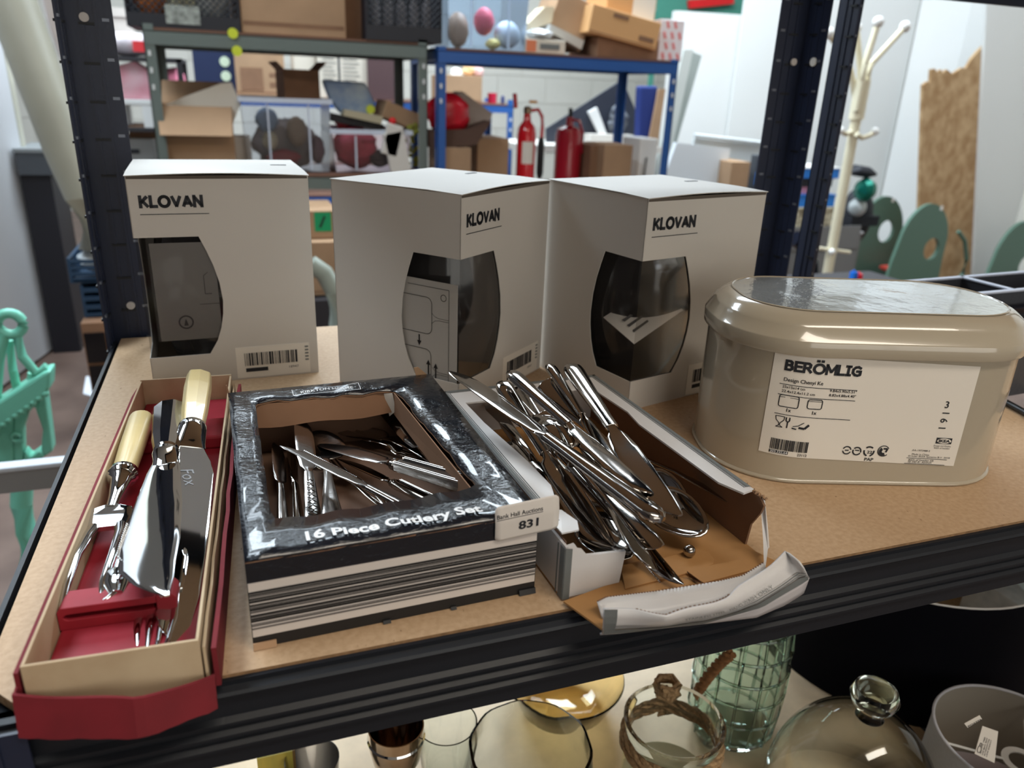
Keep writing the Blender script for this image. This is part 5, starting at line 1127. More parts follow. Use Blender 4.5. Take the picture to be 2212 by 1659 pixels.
k = MB(); k.prism([onY(*q, 2.56) for q in ((1190, 52), (1262, 88), (1256, 107), (1185, 66))], (0, .12, 0)); tag(k.build('carton', mat('grey print card', (190, 186, 178), .6), None), 'slim pale carton sloping in front of the tipped carton', 'carton')
k = MB(); k.prism([onY(*q, 2.60) for q in ((1142, 50), (1178, 14), (1198, 14), (1192, 48), (1146, 66))], (0, .1, 0)); tag(k.build('card_flap', mat('cream card board', (216, 200, 170), .7), None), 'cream card flap standing left of the tipped carton', 'card')
blob('plastic_wrap', 'silvery crumpled wrap beside the blue tub', 'wrap', onY(1165, 74, 2.56), (.05, .04, .018), mat('silver wrap', (210, 216, 222), .2, .4), 88)
carton('brown carton at the bottom right of the pile on the blue rack', (1290, 88, 1424, 112), 2.56, .28, bt, kraft_d)
carton('orange brown flat carton sloping over the pile on the blue rack', (1268, 34, 1424, 84), 2.54, .26, None, mat('orange card', (200, 154, 104), .7), tilt=.17, print_=[(.3, .75, .52, .9, kraft_d), (.72, .2, .94, .38, kraft_d)])
t, T, w_, h = carton('small brown carton with a white label on top of the pile', (1308, -26, 1420, 38), 2.6, .2, None, mat('orange card', (200, 154, 104), .7), tilt=.05, print_=[(.52, .05, .98, .85, label_w)])
q_ = onY(1422, 45, 2.60)
t, T, w_, h = carton('white carton with a red lozenge pattern at the right end of the blue rack', (1422, 45, 1480, 118), 2.60, .2, bt, mat('rose white card', (226, 216, 218), .6), tape=False)
k = MB()
for i in range(3):
    for j in range(4):
        u = .18+.32*i+(.1 if j % 2 else 0); v = .12+.25*j
        if u > .9: continue
        k.poly([(w_*(u-.08), -.001, h*(v+.08)), (w_*(u-.0), -.001, h*(v-.08)), (w_*(u+.10), -.001, h*(v-.06)), (w_*(u+.02), -.001, h*(v+.10))], T)
k.build('lozenge_print', mat('coral print', (222, 120, 120), .6), t)['kind'] = 'stuff'
# lower deck of the blue rack: extinguishers, cartons
bl_ = BL+.008+BR
def cyl(T, prof, m_, name, par, n=28): k = MB(); k.lathe(prof, n, T); return k.build(name, m_, par, smooth=True)
redp = mat('glossy red paint', (206, 20, 34), .2, coat=.6); redd = mat('deep red paint', (160, 20, 40), .25, coat=.5)
q_ = onY(1141, 380, 2.62); T = M.Translation((q_.x, 2.66, bl_)); zt_ = onY(1141, 262, 2.66).z-bl_; R_ = .038
ex = thing('fire_extinguisher', (q_.x, 2.66, bl_), 'slim bright red fire extinguisher with a white label and hose', 'extinguisher')
cyl(T, [(.0001, 0), (R_, 0), (R_, zt_-.05), (R_*.85, zt_-.02), (R_*.42, zt_), (R_*.35, zt_+.03), (.0001, zt_+.03)], redp, 'cylinder', ex)
cyl(T, [(.010, zt_+.028), (.016, zt_+.03), (.016, zt_+.05), (.010, zt_+.056), (.0001, zt_+.056)], mat('brass valve', (150, 130, 110), .3, 1), 'valve', ex)
k = MB(); k.box((-.008, -.008, zt_+.05), (.006, .008, zt_+.105), T @ M.Rotation(-.12, 4, 'Y')); k.build('lever', redp, ex, bevel=.002)
k = MB(); k.box((.006, -.004, zt_+.068), (.038, .004, zt_+.078), T); k.build('safety_tag', mat('amber tag', (226, 160, 50), .4), ex)
k = MB(); k.tube([T @ V(p) for p in ((.012, 0, zt_+.04), (.045, 0, zt_+.045), (.062, 0, zt_+.02), (.066, 0, zt_-.02), (.064, 0, zt_-.10))], .007, 10); k.build('hose', redp, ex, smooth=True)
k = MB(); k.lathe([(.008, zt_-.22), (.014, zt_-.20), (.014, zt_-.08), (.009, zt_-.06)], 16, T @ M.Translation((.064, 0, 0))); k.build('horn', mat('black rubber', (24, 26, 30), .5), ex, smooth=True)
k = MB(); k.grid(lambda u, v: T @ V(((R_+.0006)*math.sin(-.75+1.25*u), -(R_+.0006)*math.cos(-.75+1.25*u), zt_-.16+.085*v)), 8, 1); k.build('paper_label', label_w, ex)
q_ = onY(1236, 380, 2.66); T = M.Translation((q_.x, 2.72, bl_)); zt_ = onY(1236, 275, 2.72).z-bl_; R_ = .056
ex = thing('fire_extinguisher', (q_.x, 2.72, bl_), 'fat dark red fire extinguisher standing right of the slim one', 'extinguisher')
cyl(T, [(.0001, 0), (R_, 0), (R_, zt_-.03), (R_*.9, zt_-.008), (R_*.5, zt_+.004), (.016, zt_+.006), (.015, zt_+.04), (.0001, zt_+.04)], redd, 'cylinder', ex)
k = MB(); k.box((-.006, -.006, zt_+.038), (.008, .006, zt_+.075), T); k.build('lever', mat('black rubber', (24, 26, 30), .5), ex, bevel=.002)
k = MB(); k.tube([T @ V(p) for p in ((.0, -.012, zt_+.03), (.03, -.03, zt_+.028), (.045, -.035, zt_-.02), (.046, -.035, zt_-.10))], .006, 8); k.build('hose', redd, ex, smooth=True)
for r, Y, d, lb, mm, fl__ in (((952, 320, 1018, 385), 2.50, .2, 'brown carton at the lower left of the blue rack', kraft_l, 'closed'), ((1030, 300, 1100, 385), 2.60, .22, 'brown carton with a rounded flap left of the extinguishers', kraft_l, 'closed'), ((1272, 314, 1300, 385), 2.62, .2, 'dark side of a carton right of the fat extinguisher', kraft_d, 'closed'), ((1301, 314, 1368, 385), 2.56, .2, 'brown carton beside the right back post of the blue rack', kraft_l, 'closed')): carton(lb, r, Y, d, bl_, mm, fl__)
k = MB(); k.box((0, 0, 0), (.07, .2, .008), M.Translation(onY(1301, 313, 2.56)+V((0, 0, .0035)))) if 0 else None
# red bag in a grey box at left of blue rack
k = MB(); k.prism([onY(*q, 2.66) for q in ((1000, 198), (1064, 245), (1052, 280), (1012, 300), (960, 298), (960, 215))], (0, .12, 0)); tag(k.build('carton', mat('grey taupe card', (168, 156, 148), .7), None), 'open grey carton tilted behind the red bag', 'carton')
k = MB(); k.prism([onY(*q, 2.52) for q in ((924, 282), (1010, 280), (1062, 262), (1030, 312), (950, 322), (926, 318))], (0, .1, 0)); tag(k.build('carton', mat('dark brown card', (84, 62, 52), .8), None), 'dark brown carton beneath the red bag', 'carton')
blob('red_bag', 'shiny crumpled red bag behind the left post of the blue rack', 'bag', onY(968, 246, 2.57), (.085, .05, .072), mat('red satin', (206, 22, 44), .3, var=.3, scale=14), 101, amp=.10)
# black print panel, white packs behind
k = MB(); k.prism([onY(*q, 3.3) for q in ((1180, 278), (1345, 172), (1372, 236), (1372, 330), (1180, 330))], (0, .012, 0)); pnl = tag(k.build('print_panel', mat('charcoal board', (44, 48, 60), .5), None), 'dark charcoal printed panel leaning slantwise behind the extinguishers', 'panel')
k = MB(); k.prism([onY(*q, 3.27) for q in ((1272, 242), (1290, 232), (1312, 292), (1296, 292))], (0, .02, 0)); tag(k.build('white_pack', white_pl, None), 'slim white printed pack before the charcoal panel', 'pack')
blob('feather_bunch', 'bunch of grey white dried feathers before the charcoal panel', 'feathers', onY(1335, 260, 3.26), (.045, .03, .075), mat('feathery', (130, 134, 140), .8, var=.8, scale=50, rgb2=(50, 54, 66)), 111, amp=.4)
k = MB(); a = onY(1275, 312, 3.2); b = onY(1370, 292, 3.2); k.box((a.x, 3.2, a.z), (b.x, 3.28, b.z)); tag(k.build('carton', wcard, None), 'long white carton under the charcoal panel', 'carton')
# table carrying these
k = MB(); a = onY(1125, 313, 3.1); b = onY(1392, 313, 3.1)
tb = thing('work_table', (a.x+.4, 3.4, ZF), 'pale table behind the blue rack', 'table')
k = MB(); k.box((a.x, 3.1, a.z-.03), (b.x+.1, 3.52, a.z)); k.build('table_top', wcard, tb)
for xx in (a.x+.03, b.x+.04):
    for yy in (3.13, 3.46): k = MB(); k.box((xx, yy, ZF), (xx+.03, yy+.03, a.z-.03)); k.build('leg', grey_steel, tb)
k = MB(); q_ = [onY(*p_, 3.12) for p_ in ((1385, 186), (1422, 186), (1412, 290), (1384, 270))]; q_[2].z = q_[3].z = a.z+.0005; k.prism(q_, (0, .06, 0)); tag(k.build('cushion', mat('royal blue cloth', (24, 44, 110), .7), None, bevel=.01), 'royal blue cushion between the right posts of the blue rack', 'cushion')
k = MB(); q_ = [onY(*p_, 3.10) for p_ in ((1424, 192), (1438, 192), (1422, 300), (1402, 300))]; q_[2].z = q_[3].z = a.z+.0005; k.prism(q_, (0, .016, 0)); tag(k.build('wood_strip', kraft_l, None), 'tan wooden strip leaning beside the blue cushion', 'strip')
t, T, w_, h = bx('cistern', 'white plastic box with a dark lever at the right end of the blue rack', 'box', (1378, 300, 1422, 358), 2.66, .16, None, bl_)
k = MB(); k.box((0, 0, 0), (w_, .16, h), T); k.build('body', white_pl, t, bevel=.004); k = MB(); k.tube([T @ V((w_*.35, -.004, h*.2)), T @ V((w_*.36, -.006, h*.5)), T @ V((w_*.42, -.004, h*.75))], .004, 8); k.build('lever', grey_ink, t, smooth=True)

# ------------------------------------------------------------ left side: door, rolled sheet, crates, toy castle, table
pa = onZ(110, 745, ZF); pb = onZ(70, 774, ZF); dr = (pb-pa).normalized(); dn = V((-dr.y, dr.x, 0)); 
if dn.y > 0: dn = -dn
DT = frame(pa, dr, z=V((0, 0, 1)))
door = struct(MB().box((.03, 0, .01), (.92, .04, 2.1), DT).build('door_1', mat('white gloss door', (216, 218, 222), .35, var=.05, scale=3)))
edge_m = mat('cream door edge', (206, 204, 188), .5, var=.15, scale=9)
MB().box((0, -.004, .01), (.03, .044, 2.1), DT).build('door_edge', edge_m, door)
for z in (.42, 1.05): MB().box((-.008, -.012, z), (.075, -.004, z+.014), DT).build('bracket', mat('dull bracket', (120, 116, 106), .4, .5), door)
k = MB(); hp = [DT @ V(p) for p in ((.075, -.005, .98), (.075, -.045, .99), (.075, -.055, 1.03), (.075, -.055, 1.13), (.075, -.045, 1.17), (.075, -.005, 1.18))]
k.tube(hp, .009, 10); k.build('door_handle', mat('cream handle', (220, 216, 200), .3), door, smooth=True)
k = MB(); pts = [onY(-30, -260, 2.35), onY(24, 0, 2.3), onY(80, 155, 2.25), onY(144, 322, 2.22), onY(190, 425, 2.2), onY(208, 535, 2.2)]
rs_ = [rad(pts[2], 47)*q_ for q_ in (1.05, 1.05, 1.0, 1.0, 1.0, .8)]
k.tube(pts, rs_, 20); sheet = tag(k.build('rolled_sheet', mat('cream vinyl sheet', (156, 153, 138), .45, var=.12, scale=5, bump=.5), None, smooth=True), 'thick cream rolled vinyl sheet leaning against the dark corner at the far left', 'sheet')
k = MB(); k.prism([onY(*q, 2.5) for q in ((80, -40), (124, -40), (146, 150), (130, 130), (104, 60))], (0, .08, 0)); tag(k.build('white_sack', mat('white sacking', (224, 216, 216), .6), None, bevel=.01), 'white plastic sack behind the rolled sheet at the top left', 'sack')
t, T, w_, h = bx('metal_trunk', 'dark grey metal trunk beside the white door', 'trunk', (40, 322, 106, 378), 2.9, .3, None); m_ = mat('slate metal', (74, 78, 84), .4)
k = MB(); k.box((0, 0, 0), (w_, .3, h*.86), T); k.build('body', m_, t); k = MB(); k.box((-.004, -.004, h*.86), (w_+.004, .304, h), T); k.build('lid', mat('pale lid edge', (130, 134, 136), .4), t)
k = MB(); k.box((0, .02, ZF), (w_, .28, -.0005+T.translation.z), M.Translation((T.translation.x-w_/2, 2.9, 0)) @ M.Translation((w_/2, 0, 0))) if 0 else None
z_ = T.translation.z
k = MB(); k.box((onY(40, 378, 2.9).x, 2.92, ZF), (onY(106, 378, 2.9).x, 3.18, z_-.001)); tag(k.build('dark_cabinet', mat('near black laminate', (30, 30, 38), .5), None), 'near-black cabinet under the grey trunk', 'cabinet')
# stacked crates and black cabinet left of the post
cz = onY(185, 545, 2.2).z
for r, lb in (((152, 556, 238, 612), 'upper dark blue slatted crate by the left post'), ((184, 614, 250, 690), 'lower dark blue slatted crate by the left post')):
    t, T, w_, h = bx('slatted_crate', lb, 'crate', r, 2.16, .3, None); m_ = mat('dark teal crate', (34, 60, 86), .5)
    for a, b in (((0, 0, 0), (w_, .3, .008)), ((0, .292, .008), (w_, .3, h)), ((0, 0, .008), (.008, .292, h)), ((w_-.008, 0, .008), (w_, .292, h))): k = MB(); k.box(a, b, T); k.build('side', m_, t)
    for i in range(4): k = MB(); k.box((.008, 0, h*(.04+.25*i)), (w_-.008, .006, h*(.17+.25*i)), T); k.build('slat', m_, t)
blob('bottle', 'clear plastic bottle lying in the upper slatted crate', 'bottle', onY(205, 560, 2.22), (.045, .04, .035), mat('pale clear plastic', (190, 198, 204), .2), 140)
a = onY(196, 830, 2.1); b = onY(262, 694, 2.1)
t = thing('black_cabinet', (a.x, 2.1, ZF), 'black glass-fronted cabinet with a brown side left of the shelf post', 'cabinet')
k = MB(); k.box((a.x, 2.1, ZF), (b.x, 2.4, b.z-.001)); k.build('body', kraft_d, t)
for i in range(3): z0 = ZF+.02+i*(b.z-ZF-.04)/3; k = MB(); k.box((a.x+.004, 2.094, z0), (a.x+(b.x-a.x)*.55, 2.1, z0+(b.z-ZF-.04)/3-.01)); k.build('glass_panel', mat('black glass', (14, 14, 18), .1), t)
k = MB(); k.prism([onZ(*q, ZF+.001) for q in ((180, 852), (214, 862), (200, 815), (186, 815))], (0, 0, .004)); tag(k.build('paper_sheet', mat('white paper', (226, 230, 238), .6), None), 'crumpled white paper on the floor at the left', 'paper')
# small rack with pink dolls house etc, behind the left post
LX0, LX1 = onY(205, 130, 3.1).x, onY(392, 130, 3.1).x
zA, zB, zC_ = onY(270, 121, 3.1).z, onY(270, 276, 3.1).z, onY(270, 372, 3.1).z
t = thing('shelving_unit', (LX0, 3.1, ZF), 'dark shelving stacked with pink toys behind the left post', 'shelving')
dkm = mat('dark board', (44, 42, 46), .6)
for z in (zA, zB, zC_): k = MB(); k.box((LX0, 3.1, z-.014), (LX1, 3.5, z)); k.build('shelf', dkm, t)
for x in (LX0, LX1-.02):
    for y in (3.1, 3.48): k = MB(); k.box((x, y, ZF), (x+.02, y+.02, zA)); k.build('upright', dkm, t)
def bx2(*a, **k_): t, T, w_, h = bx(*a, **k_); return t, T, w_, h
t, T, w_, h = bx('white_stool', 'small white plastic toy stool under the pink dolls house', 'stool', (252, 216, 326, 272), 3.14, .22, None, zB+BR)
k = MB(); k.box((0, 0, h*.78), (w_, .22, h), T); k.build('seat', white_pl, t, bevel=.005)
for x, y in ((.0, 0), (w_-.035, 0), (0, .19), (w_-.035, .19)): k = MB(); k.box((x, y, 0), (x+.035, y+.03, h*.78), T); k.build('leg', white_pl, t)
zs = T.translation.z+h+BR
k = MB(); pk_ = [onY(*q, 3.15) for q in ((232, 218), (326, 218), (322, 152), (290, 132), (252, 142), (232, 138))]; 
for q_ in pk_[:2]: q_.z = zs
k.prism(pk_, (0, .16, 0)); o = k.build('pink_dolls_house', mat('pink printed plastic', (255, 208, 218), .5, var=.35, scale=12, rgb2=(246, 168, 184)), None, bevel=.004); tag(o, 'pink patterned dolls house on the white toy stool', 'toy')
k = MB(); k.loft([(-.05, 0, 0, .002, .002), (-.046, 0, 0, .04, .06), (.03, 0, 0, .055, .075), (.06, 0, 0, .035, .05), (.066, 0, 0, .002, .002)], 16, 2, M.Translation(onY(366, 188, 3.2))); tag(k.build('pink_ball_toy', mat('pink fluff', (240, 140, 166), .8, var=.3, scale=30), None, smooth=True), 'round pink fluffy toy right of the dolls house', 'toy')
o = bpy.data.objects['pink_ball_toy']; 
k = MB(); a = onY(352, 214, 3.2); k.box((a.x, 3.15, zB+BR), (a.x+.08, 3.3, onY(366, 216, 3.2).z)); tag(k.build('white_box', wcard, None), 'small white box beneath the round pink toy', 'box')
t, T, w_, h = bx('toy_bag', 'clear bag of pink toys on the top of the dark shelving', 'bag', (230, 68, 312, 122), 3.14, .2, None, zA+BR)
k = MB(); k.loft([(0, 0, 0, .002, .002), (.01, 0, 0, .06, h*.45), (w_*.5, 0, 0, .08, h*.5), (w_-.01, 0, 0, .06, h*.44), (w_, 0, 0, .002, .002)], 16, 2.6, T @ M.Translation((0, .1, h*.5))); k.build('wrap', mat('misty plastic', (206, 196, 202), .3, var=.3, scale=14), t, smooth=True)
k = MB(); k.box((w_*.66, .012, h*.2), (w_*.94, .03, h*.62), T); k.build('print', mat('red print', (206, 50, 56), .5), t)
t, T, w_, h = bx('beige_carton', 'beige tub with a lipped rim behind the top of the left post', 'tub', (217, 18, 280, 78), 3.34, .14, None, zA+BR)
k = MB(); k.box((0, 0, 0), (w_, .14, h*.82), T); k.build('body', mat('beige tub', (206, 198, 190), .6), t); k = MB(); k.box((-.006, -.006, h*.82), (w_+.006, .146, h), T); k.build('lid', mat('beige tub', (206, 198, 190), .6), t)
t, T, w_, h = bx('record_player', 'grey slotted box low behind the left post', 'box', (262, 300, 328, 368), 3.13, .3, None, zC_+BR)
k = MB(); k.box((0, 0, 0), (w_, .3, h), T); k.build('body', mat('mid grey plastic', (130, 130, 128), .5), t); k = MB(); k.box((w_*.05, -.002, h*.55), (w_*.6, 0, h*.68), T); k.build('slot', ink, t)
zr_ = T.translation.z+h+BR
t, T, w_, h = bx('carton', 'flat brown carton on the grey slotted box', 'carton', (280, 274, 334, 296), 3.15, .22, None, zr_)
k = MB(); k.box((0, 0, 0), (w_, .22, h), T); k.build('body', kraft_d, t)
# mint toy castle
mint = mat('mint plastic', (122, 204, 180), .35, var=.05, scale=4)
ca = thing('toy_castle', tuple(onY(60, 960, 1.22)), 'mint green plastic toy castle with arched openings at the left edge', 'toy')
def slab(pts, Y, th, nm, par, m_=mint, bev=.006): k = MB(); k.prism([onY(*q, Y) for q in pts], (0, th, 0)); return k.build(nm, m_, par, bevel=bev)
k = MB(); c_ = onY(22, 700, 1.22); r0 = rad(c_, 24); k.tube([c_+V((r0*math.cos(i*PI/10), 0, r0*math.sin(i*PI/10))) for i in range(20)], rad(c_, 11), 10, True); k.build('ring', mint, ca, smooth=True)
def bar(pts, Y, wpx, nm, rr2=None): k = MB(); P = [onY(*q, Y) for q in pts]; k.tube(P, rad(P[0], wpx), 12); return k.build(nm, mint, ca, smooth=True)
bar([(36, 722), (48, 770), (78, 805), (102, 792)], 1.22, 10, 'brace'); bar([(8, 722), (-4, 780), (-12, 880)], 1.22, 12, 'brace'); bar([(20, 735), (28, 800), (44, 872)], 1.24, 9, 'brace'); bar([(70, 806), (64, 850)], 1.23, 9, 'brace')
slab([(-30, 884), (92, 806), (110, 800), (108, 838), (96, 858), (-30, 950)], 1.20, .05, 'ledge', ca)
for i in range(9): k = MB(); q_ = onY(-6+13*i, 925-9.4*i, 1.205); k.ball(q_, rad(q_, 8), 10); k.build('scallop', mint, ca, smooth=True)
# front wall with two arched openings and a round hole
k = MB()
W0 = [(-20, 925), (98, 850), (108, 925), (114, 975), (80, 1000), (20, 1005), (-20, 1005)]
for P in ([(-20, 925), (28, 896), (30, 1004), (-20, 1005)], [(28, 896), (60, 876), (58, 900), (48, 930), (50, 1002), (30, 1004)], [(60, 876), (82, 862), (80, 885), (72, 880), (64, 890)], [(76, 884), (84, 862), (98, 850), (108, 925), (114, 975), (96, 988), (88, 975), (92, 930)], [(50, 1002), (52, 975), (64, 990), (84, 975), (98, 986), (80, 1000)]):
    k = MB(); k.prism([onY(*q, 1.22) for q in P], (0, .035, 0)); k.build('wall_panel', mint, ca, bevel=.004)
k = MB(); c_ = onY(35, 945, 1.215); k.tube([c_+V((rad(c_, 8)*math.cos(i*PI/8), 0, rad(c_, 9)*math.sin(i*PI/8))) for i in range(16)], .004, 8, True); k.build('round_window', mint, ca, smooth=True)
bar([(50, 1000), (46, 1090), (58, 1150), (66, 1215), (72, 1330)], 1.24, 22, 'leg')
z0_ = onY(72, 1330, 1.24).z
if z0_ > ZF+.05: k = MB(); q_ = onY(72, 1325, 1.24); k.box((q_.x-.02, 1.22, ZF+.05), (q_.x+.02, 1.27, q_.z+.01)); k.build('leg', mint, ca)
# pale table crossing in front of the castle
tp = [onZ(172, 992, -.20), onZ(148, 1050, -.20)]
q0 = onZ(-60, 1008, -.20); q1_ = onZ(-60, 1062, -.20)
a = onY(170, 995, .86); b = onY(-120, 1008, .86)
tt = thing('side_table', (a.x, .86, ZF), 'white gloss table edge crossing in front of the mint castle', 'table')
k = MB(); k.box((b.x-.2, .86, a.z-.008), (a.x, .885, a.z)); k.build('table_top', mat('white gloss laminate', (196, 202, 210), .2), tt, bevel=.002)
k = MB(); k.box((b.x-.2, .861, a.z-.042), (a.x-.004, .884, a.z-.008)); k.build('edge_band', mat('grey edge band', (136, 136, 136), .3), tt)
for x in (a.x-.05, b.x-.15): k = MB(); k.box((x, .9, ZF), (x+.03, .93, a.z-.045)); k.build('leg', grey_steel, tt)
k = MB(); k.box((a.x-.5, .62, ZF), (a.x-.30, .82, -.33)); tag(k.build('black_box_unit', mat('gloss black laminate', (28, 30, 34), .2), None), 'dark glossy box at the bottom left behind the shelf edge', 'box')

# ------------------------------------------------------------ right side: board wall, chairs, coat stand, clutter
def wallslab(nm, pts, Y, th, m_, parent=None): k = MB(); k.prism([onY(*q, Y) for q in pts], (0, th, 0)); return k.build(nm, m_, parent)
a = onY(1468, 22, 3.95); b = onY(1990, 22, 3.75)
pw_ = struct(MB().prism([(a.x, 3.98, ZF), (b.x, 3.78, ZF), (b.x, 3.83, ZF), (a.x, 4.03, ZF)], (0, 0, a.z-ZF)).build('wall_partition', plaster))
c_ = onY(1604, 0, 3.93)
MB().prism([(c_.x, 3.9, ZF), (b.x, 3.77, ZF), (b.x, 3.79, ZF), (c_.x, 3.92, ZF)], (0, 0, 1.9-.0-ZF-.6)).build('panel', plaster, pw_)
MB().prism([(b.x-.02, 3.74, ZF), (b.x+.12, 3.5, ZF), (b.x+.16, 3.52, ZF), (b.x+.02, 3.78, ZF)], (0, 0, 2.4)).build('panel', plaster, pw_)
e_ = b.x+.12
MB().prism([(e_, 3.5, ZF), (4.55, 3.3, ZF), (4.57, 3.34, ZF), (e_+.02, 3.54, ZF)], (0, 0, 2.6)).build('panel', plaster, pw_)
k = MB(); k.prism([onY(*q, 5.2) for q in ((1420, -60), (1760, -60), (1700, 40), (1420, 40))], (0, .02, 0)); k.box((onY(1420, 0, 5.2).x, 5.21, ZF), (onY(1430, 0, 5.2).x, 5.23, onY(1420, 40, 5.2).z+.05)); tag(k.build('green_banner', mat('sea green cloth', (76, 146, 128), .7), None), 'sea green banner above the white partition', 'banner')
k = MB(); k.prism([onY(*q, 5.15) for q in ((1490, 0), (1585, -8), (1586, 8), (1492, 18))], (0, .04, 0)); tag(k.build('red_strip', mat('red plastic', (224, 40, 44), .4), None), 'red strip on the green banner', 'strip')
# OSB board and torn white face leaning before the partition
osb = mat('oriented strand board', (184, 154, 116), .75, var=.45, scale=16, rgb2=(152, 118, 80), stretch=(1.4, 1, 1), bump=.3)
top_ = [(1994, 184), (2004, 176), (2010, 180), (2012, 150), (2020, 148), (2024, 156), (2034, 150), (2036, 158), (2046, 150), (2058, 160), (2070, 152), (2078, 146), (2086, 148), (2092, 140), (2100, 126), (2112, 112), (2124, 100), (2132, 93)]
def toz(a, b, z=ZF+.001): return a+(b-a)*((z-a.z)/(b.z-a.z))
P = [onY(*q, 3.1) for q in top_]+[toz(onY(2132, 93, 3.1), onY(2101, 598, 3.1)), toz(onY(1994, 184, 3.1), onY(1985, 448, 3.1))]
k = MB(); k.prism(P, (0, .018, 0)); tag(k.build('strand_board', osb, None), 'tall strand board with a splintered top edge against the white panels', 'board')
P = [onY(2134, -40, 3.08), onY(2290, -40, 3.08), toz(onY(2290, -40, 3.08), onY(2270, 600, 3.08)), toz(onY(2134, 60, 3.08), onY(2103, 598, 3.08))]
k = MB(); k.prism(P, (0, .02, 0)); tag(k.build('board', plaster, None), 'large white panel to the right of the strand board', 'panel')
# coat stand
cs = thing('coat_stand', tuple(onY(1783, 600, 2.3)), 'cream metal coat stand with ball-tipped hooks in front of the white panels', 'coat stand')
cm = mat('cream enamel', (222, 214, 188), .35)
b_ = onY(1778, 640, 2.3); t_ = onY(1865, 172, 2.3); ax = (t_-b_).normalized(); bt_ = b_+ax*((ZF-b_.z)/ax.z)
k = MB(); k.tube([bt_, t_], .021, 12); k.build('pole', cm, cs, smooth=True)
k = MB(); k.tube([t_-ax*.15, t_], .030, 12); k.build('collar', cm, cs, smooth=True)
for P, Y in (([(1850, 240), (1862, 175), (1868, 140), (1897, 48)], 2.28), ([(1862, 240), (1874, 165), (1882, 138), (1955, 58)], 2.30), ([(1850, 240), (1842, 175), (1832, 130), (1790, 72)], 2.32), ([(1858, 240), (1858, 150), (1850, 60)], 2.36)):
    pts = [onY(*q, Y) for q in P]; k = MB(); k.tube(pts, .0125, 10); hk = k.build('prong', cm, cs, smooth=True); k = MB(); k.ball(pts[-1], .022, 12); k.build('ball', white_pl, hk, smooth=True)
for P, Y in (([(1850, 290), (1862, 298), (1880, 292), (1890, 284)], 2.27), ([(1840, 285), (1828, 290), (1815, 282)], 2.29)):
    pts = [onY(*q, Y) for q in P]; k = MB(); k.tube(pts, .010, 10); hk = k.build('hook', cm, cs, smooth=True); k = MB(); k.ball(pts[-1], .017, 12); k.build('ball', white_pl, hk, smooth=True)
k = MB(); k.tube([onY(1768, 536, 2.3), onY(1836, 545, 2.3)], .007, 8); hk = k.build('cross_bar', cm, cs, smooth=True); k = MB(); k.ball(onY(1797, 544, 2.27), .014, 12); k.build('ball', white_pl, hk, smooth=True)
for a_ in range(4):
    k = MB(); k.tube([bt_+V((0, 0, .10)), bt_+V((math.cos(a_*PI/2+.4)*.14, math.sin(a_*PI/2+.4)*.14, .06)), bt_+V((math.cos(a_*PI/2+.4)*.22, math.sin(a_*PI/2+.4)*.22, .012))], .010, 8); k.build('foot', cm, cs, smooth=True)
# green chairs: arched back board with a hole, red seat
gch = mat('sage green board', (84, 112, 98), .45); redseat = mat('red seat pad', (196, 74, 62), .5)
def chair(cx, topy, hw, hy, lab_, Y, seat=True):
    c0 = onY(cx, topy, Y); W2 = rad(c0, hw); hc = onY(cx-6, hy, Y); r_h = rad(c0, 21)
    t = thing('child_chair', (c0.x, Y, ZF), lab_, 'chair', 'sage green children\'s chairs by the white wall')
    n = 32; O = []; I = []
    zb_ = ZF+.02; ztop = c0.z
    for i in range(n):
        a = 2*PI*i/n; I.append((hc.x+r_h*math.cos(a), hc.z+r_h*1.15*math.sin(a)))
        ca_, sa = math.cos(a), math.sin(a)
        if sa >= 0: O.append((c0.x-.01+W2*ca_*(1-.12*sa), ztop-W2*1.15+W2*1.15*sa))
        else:
            f = min(1, -sa*1.6); O.append((c0.x-.02-.01*f+W2*(1+.22*f)*max(-1, min(1, ca_*1.5)), ztop-W2*1.15-f*(ztop-W2*1.15-hc.z+.30)))
    k = MB(); A = [[V((x, Y+yo, z)) for x, z in O] for yo in (0, .02)]; B = [[V((x, Y+yo, z)) for x, z in I] for yo in (0, .02)]
    k.rings([A[0], A[1], B[1], B[0]], False, True); k.build('backrest', gch, t)
    zl = min(z for x, z in O)
    for sx in (-1, 1): k = MB(); x = c0.x-.03+sx*W2*1.05; k.box((x-.02, Y, ZF), (x+.02, Y+.02, zl+.02)); k.build('leg', gch, t); k = MB(); k.box((x-.02, Y-.28 if seat else Y+.24, ZF), (x+.02, (Y-.26) if seat else Y+.26, zl+.06)); k.build('leg', gch, t)
    k = MB(); k.box((hc.x-.006, Y-.001, c0.z-.035), (hc.x+.012, Y, c0.z-.012)); k.build('slot', white_pl, t)
    return t, c0, W2
t, c0, W2 = chair(1920, 424, 62, 500, 'farther sage green child chair with a round hole in its arched back', 3.30)
z = onY(1915, 585, 3.15).z; k = MB(); k.loft([(-.02, 0, 0, .04, .012), (0, 0, 0, .12, .018), (.16, 0, 0, .12, .018), (.18, 0, 0, .04, .012)], 14, 3, M.Translation((c0.x+.0, 3.14, z))); k.build('seat', redseat, t, smooth=True)
t, c0, W2 = chair(2018, 440, 66, 538, 'nearer sage green child chair in front of the strand board', 2.80)
k = MB(); P = [onY(*q, 3.0) for q in ((2070, 500), (2084, 520), (2088, 560), (2080, 590), (2068, 610))]; k.tube(P, .012, 8); k.build('arm', gch, t, smooth=True)
k = MB(); k.box((c0.x-.11, 2.83, onY(2000, 640, 2.9).z), (c0.x+.1, 3.04, onY(2000, 632, 2.9).z)); k.build('seat', redseat, t)
t, c0, W2 = chair(2222, 478, 66, 575, 'third sage green child chair cut off by the right edge', 2.80)
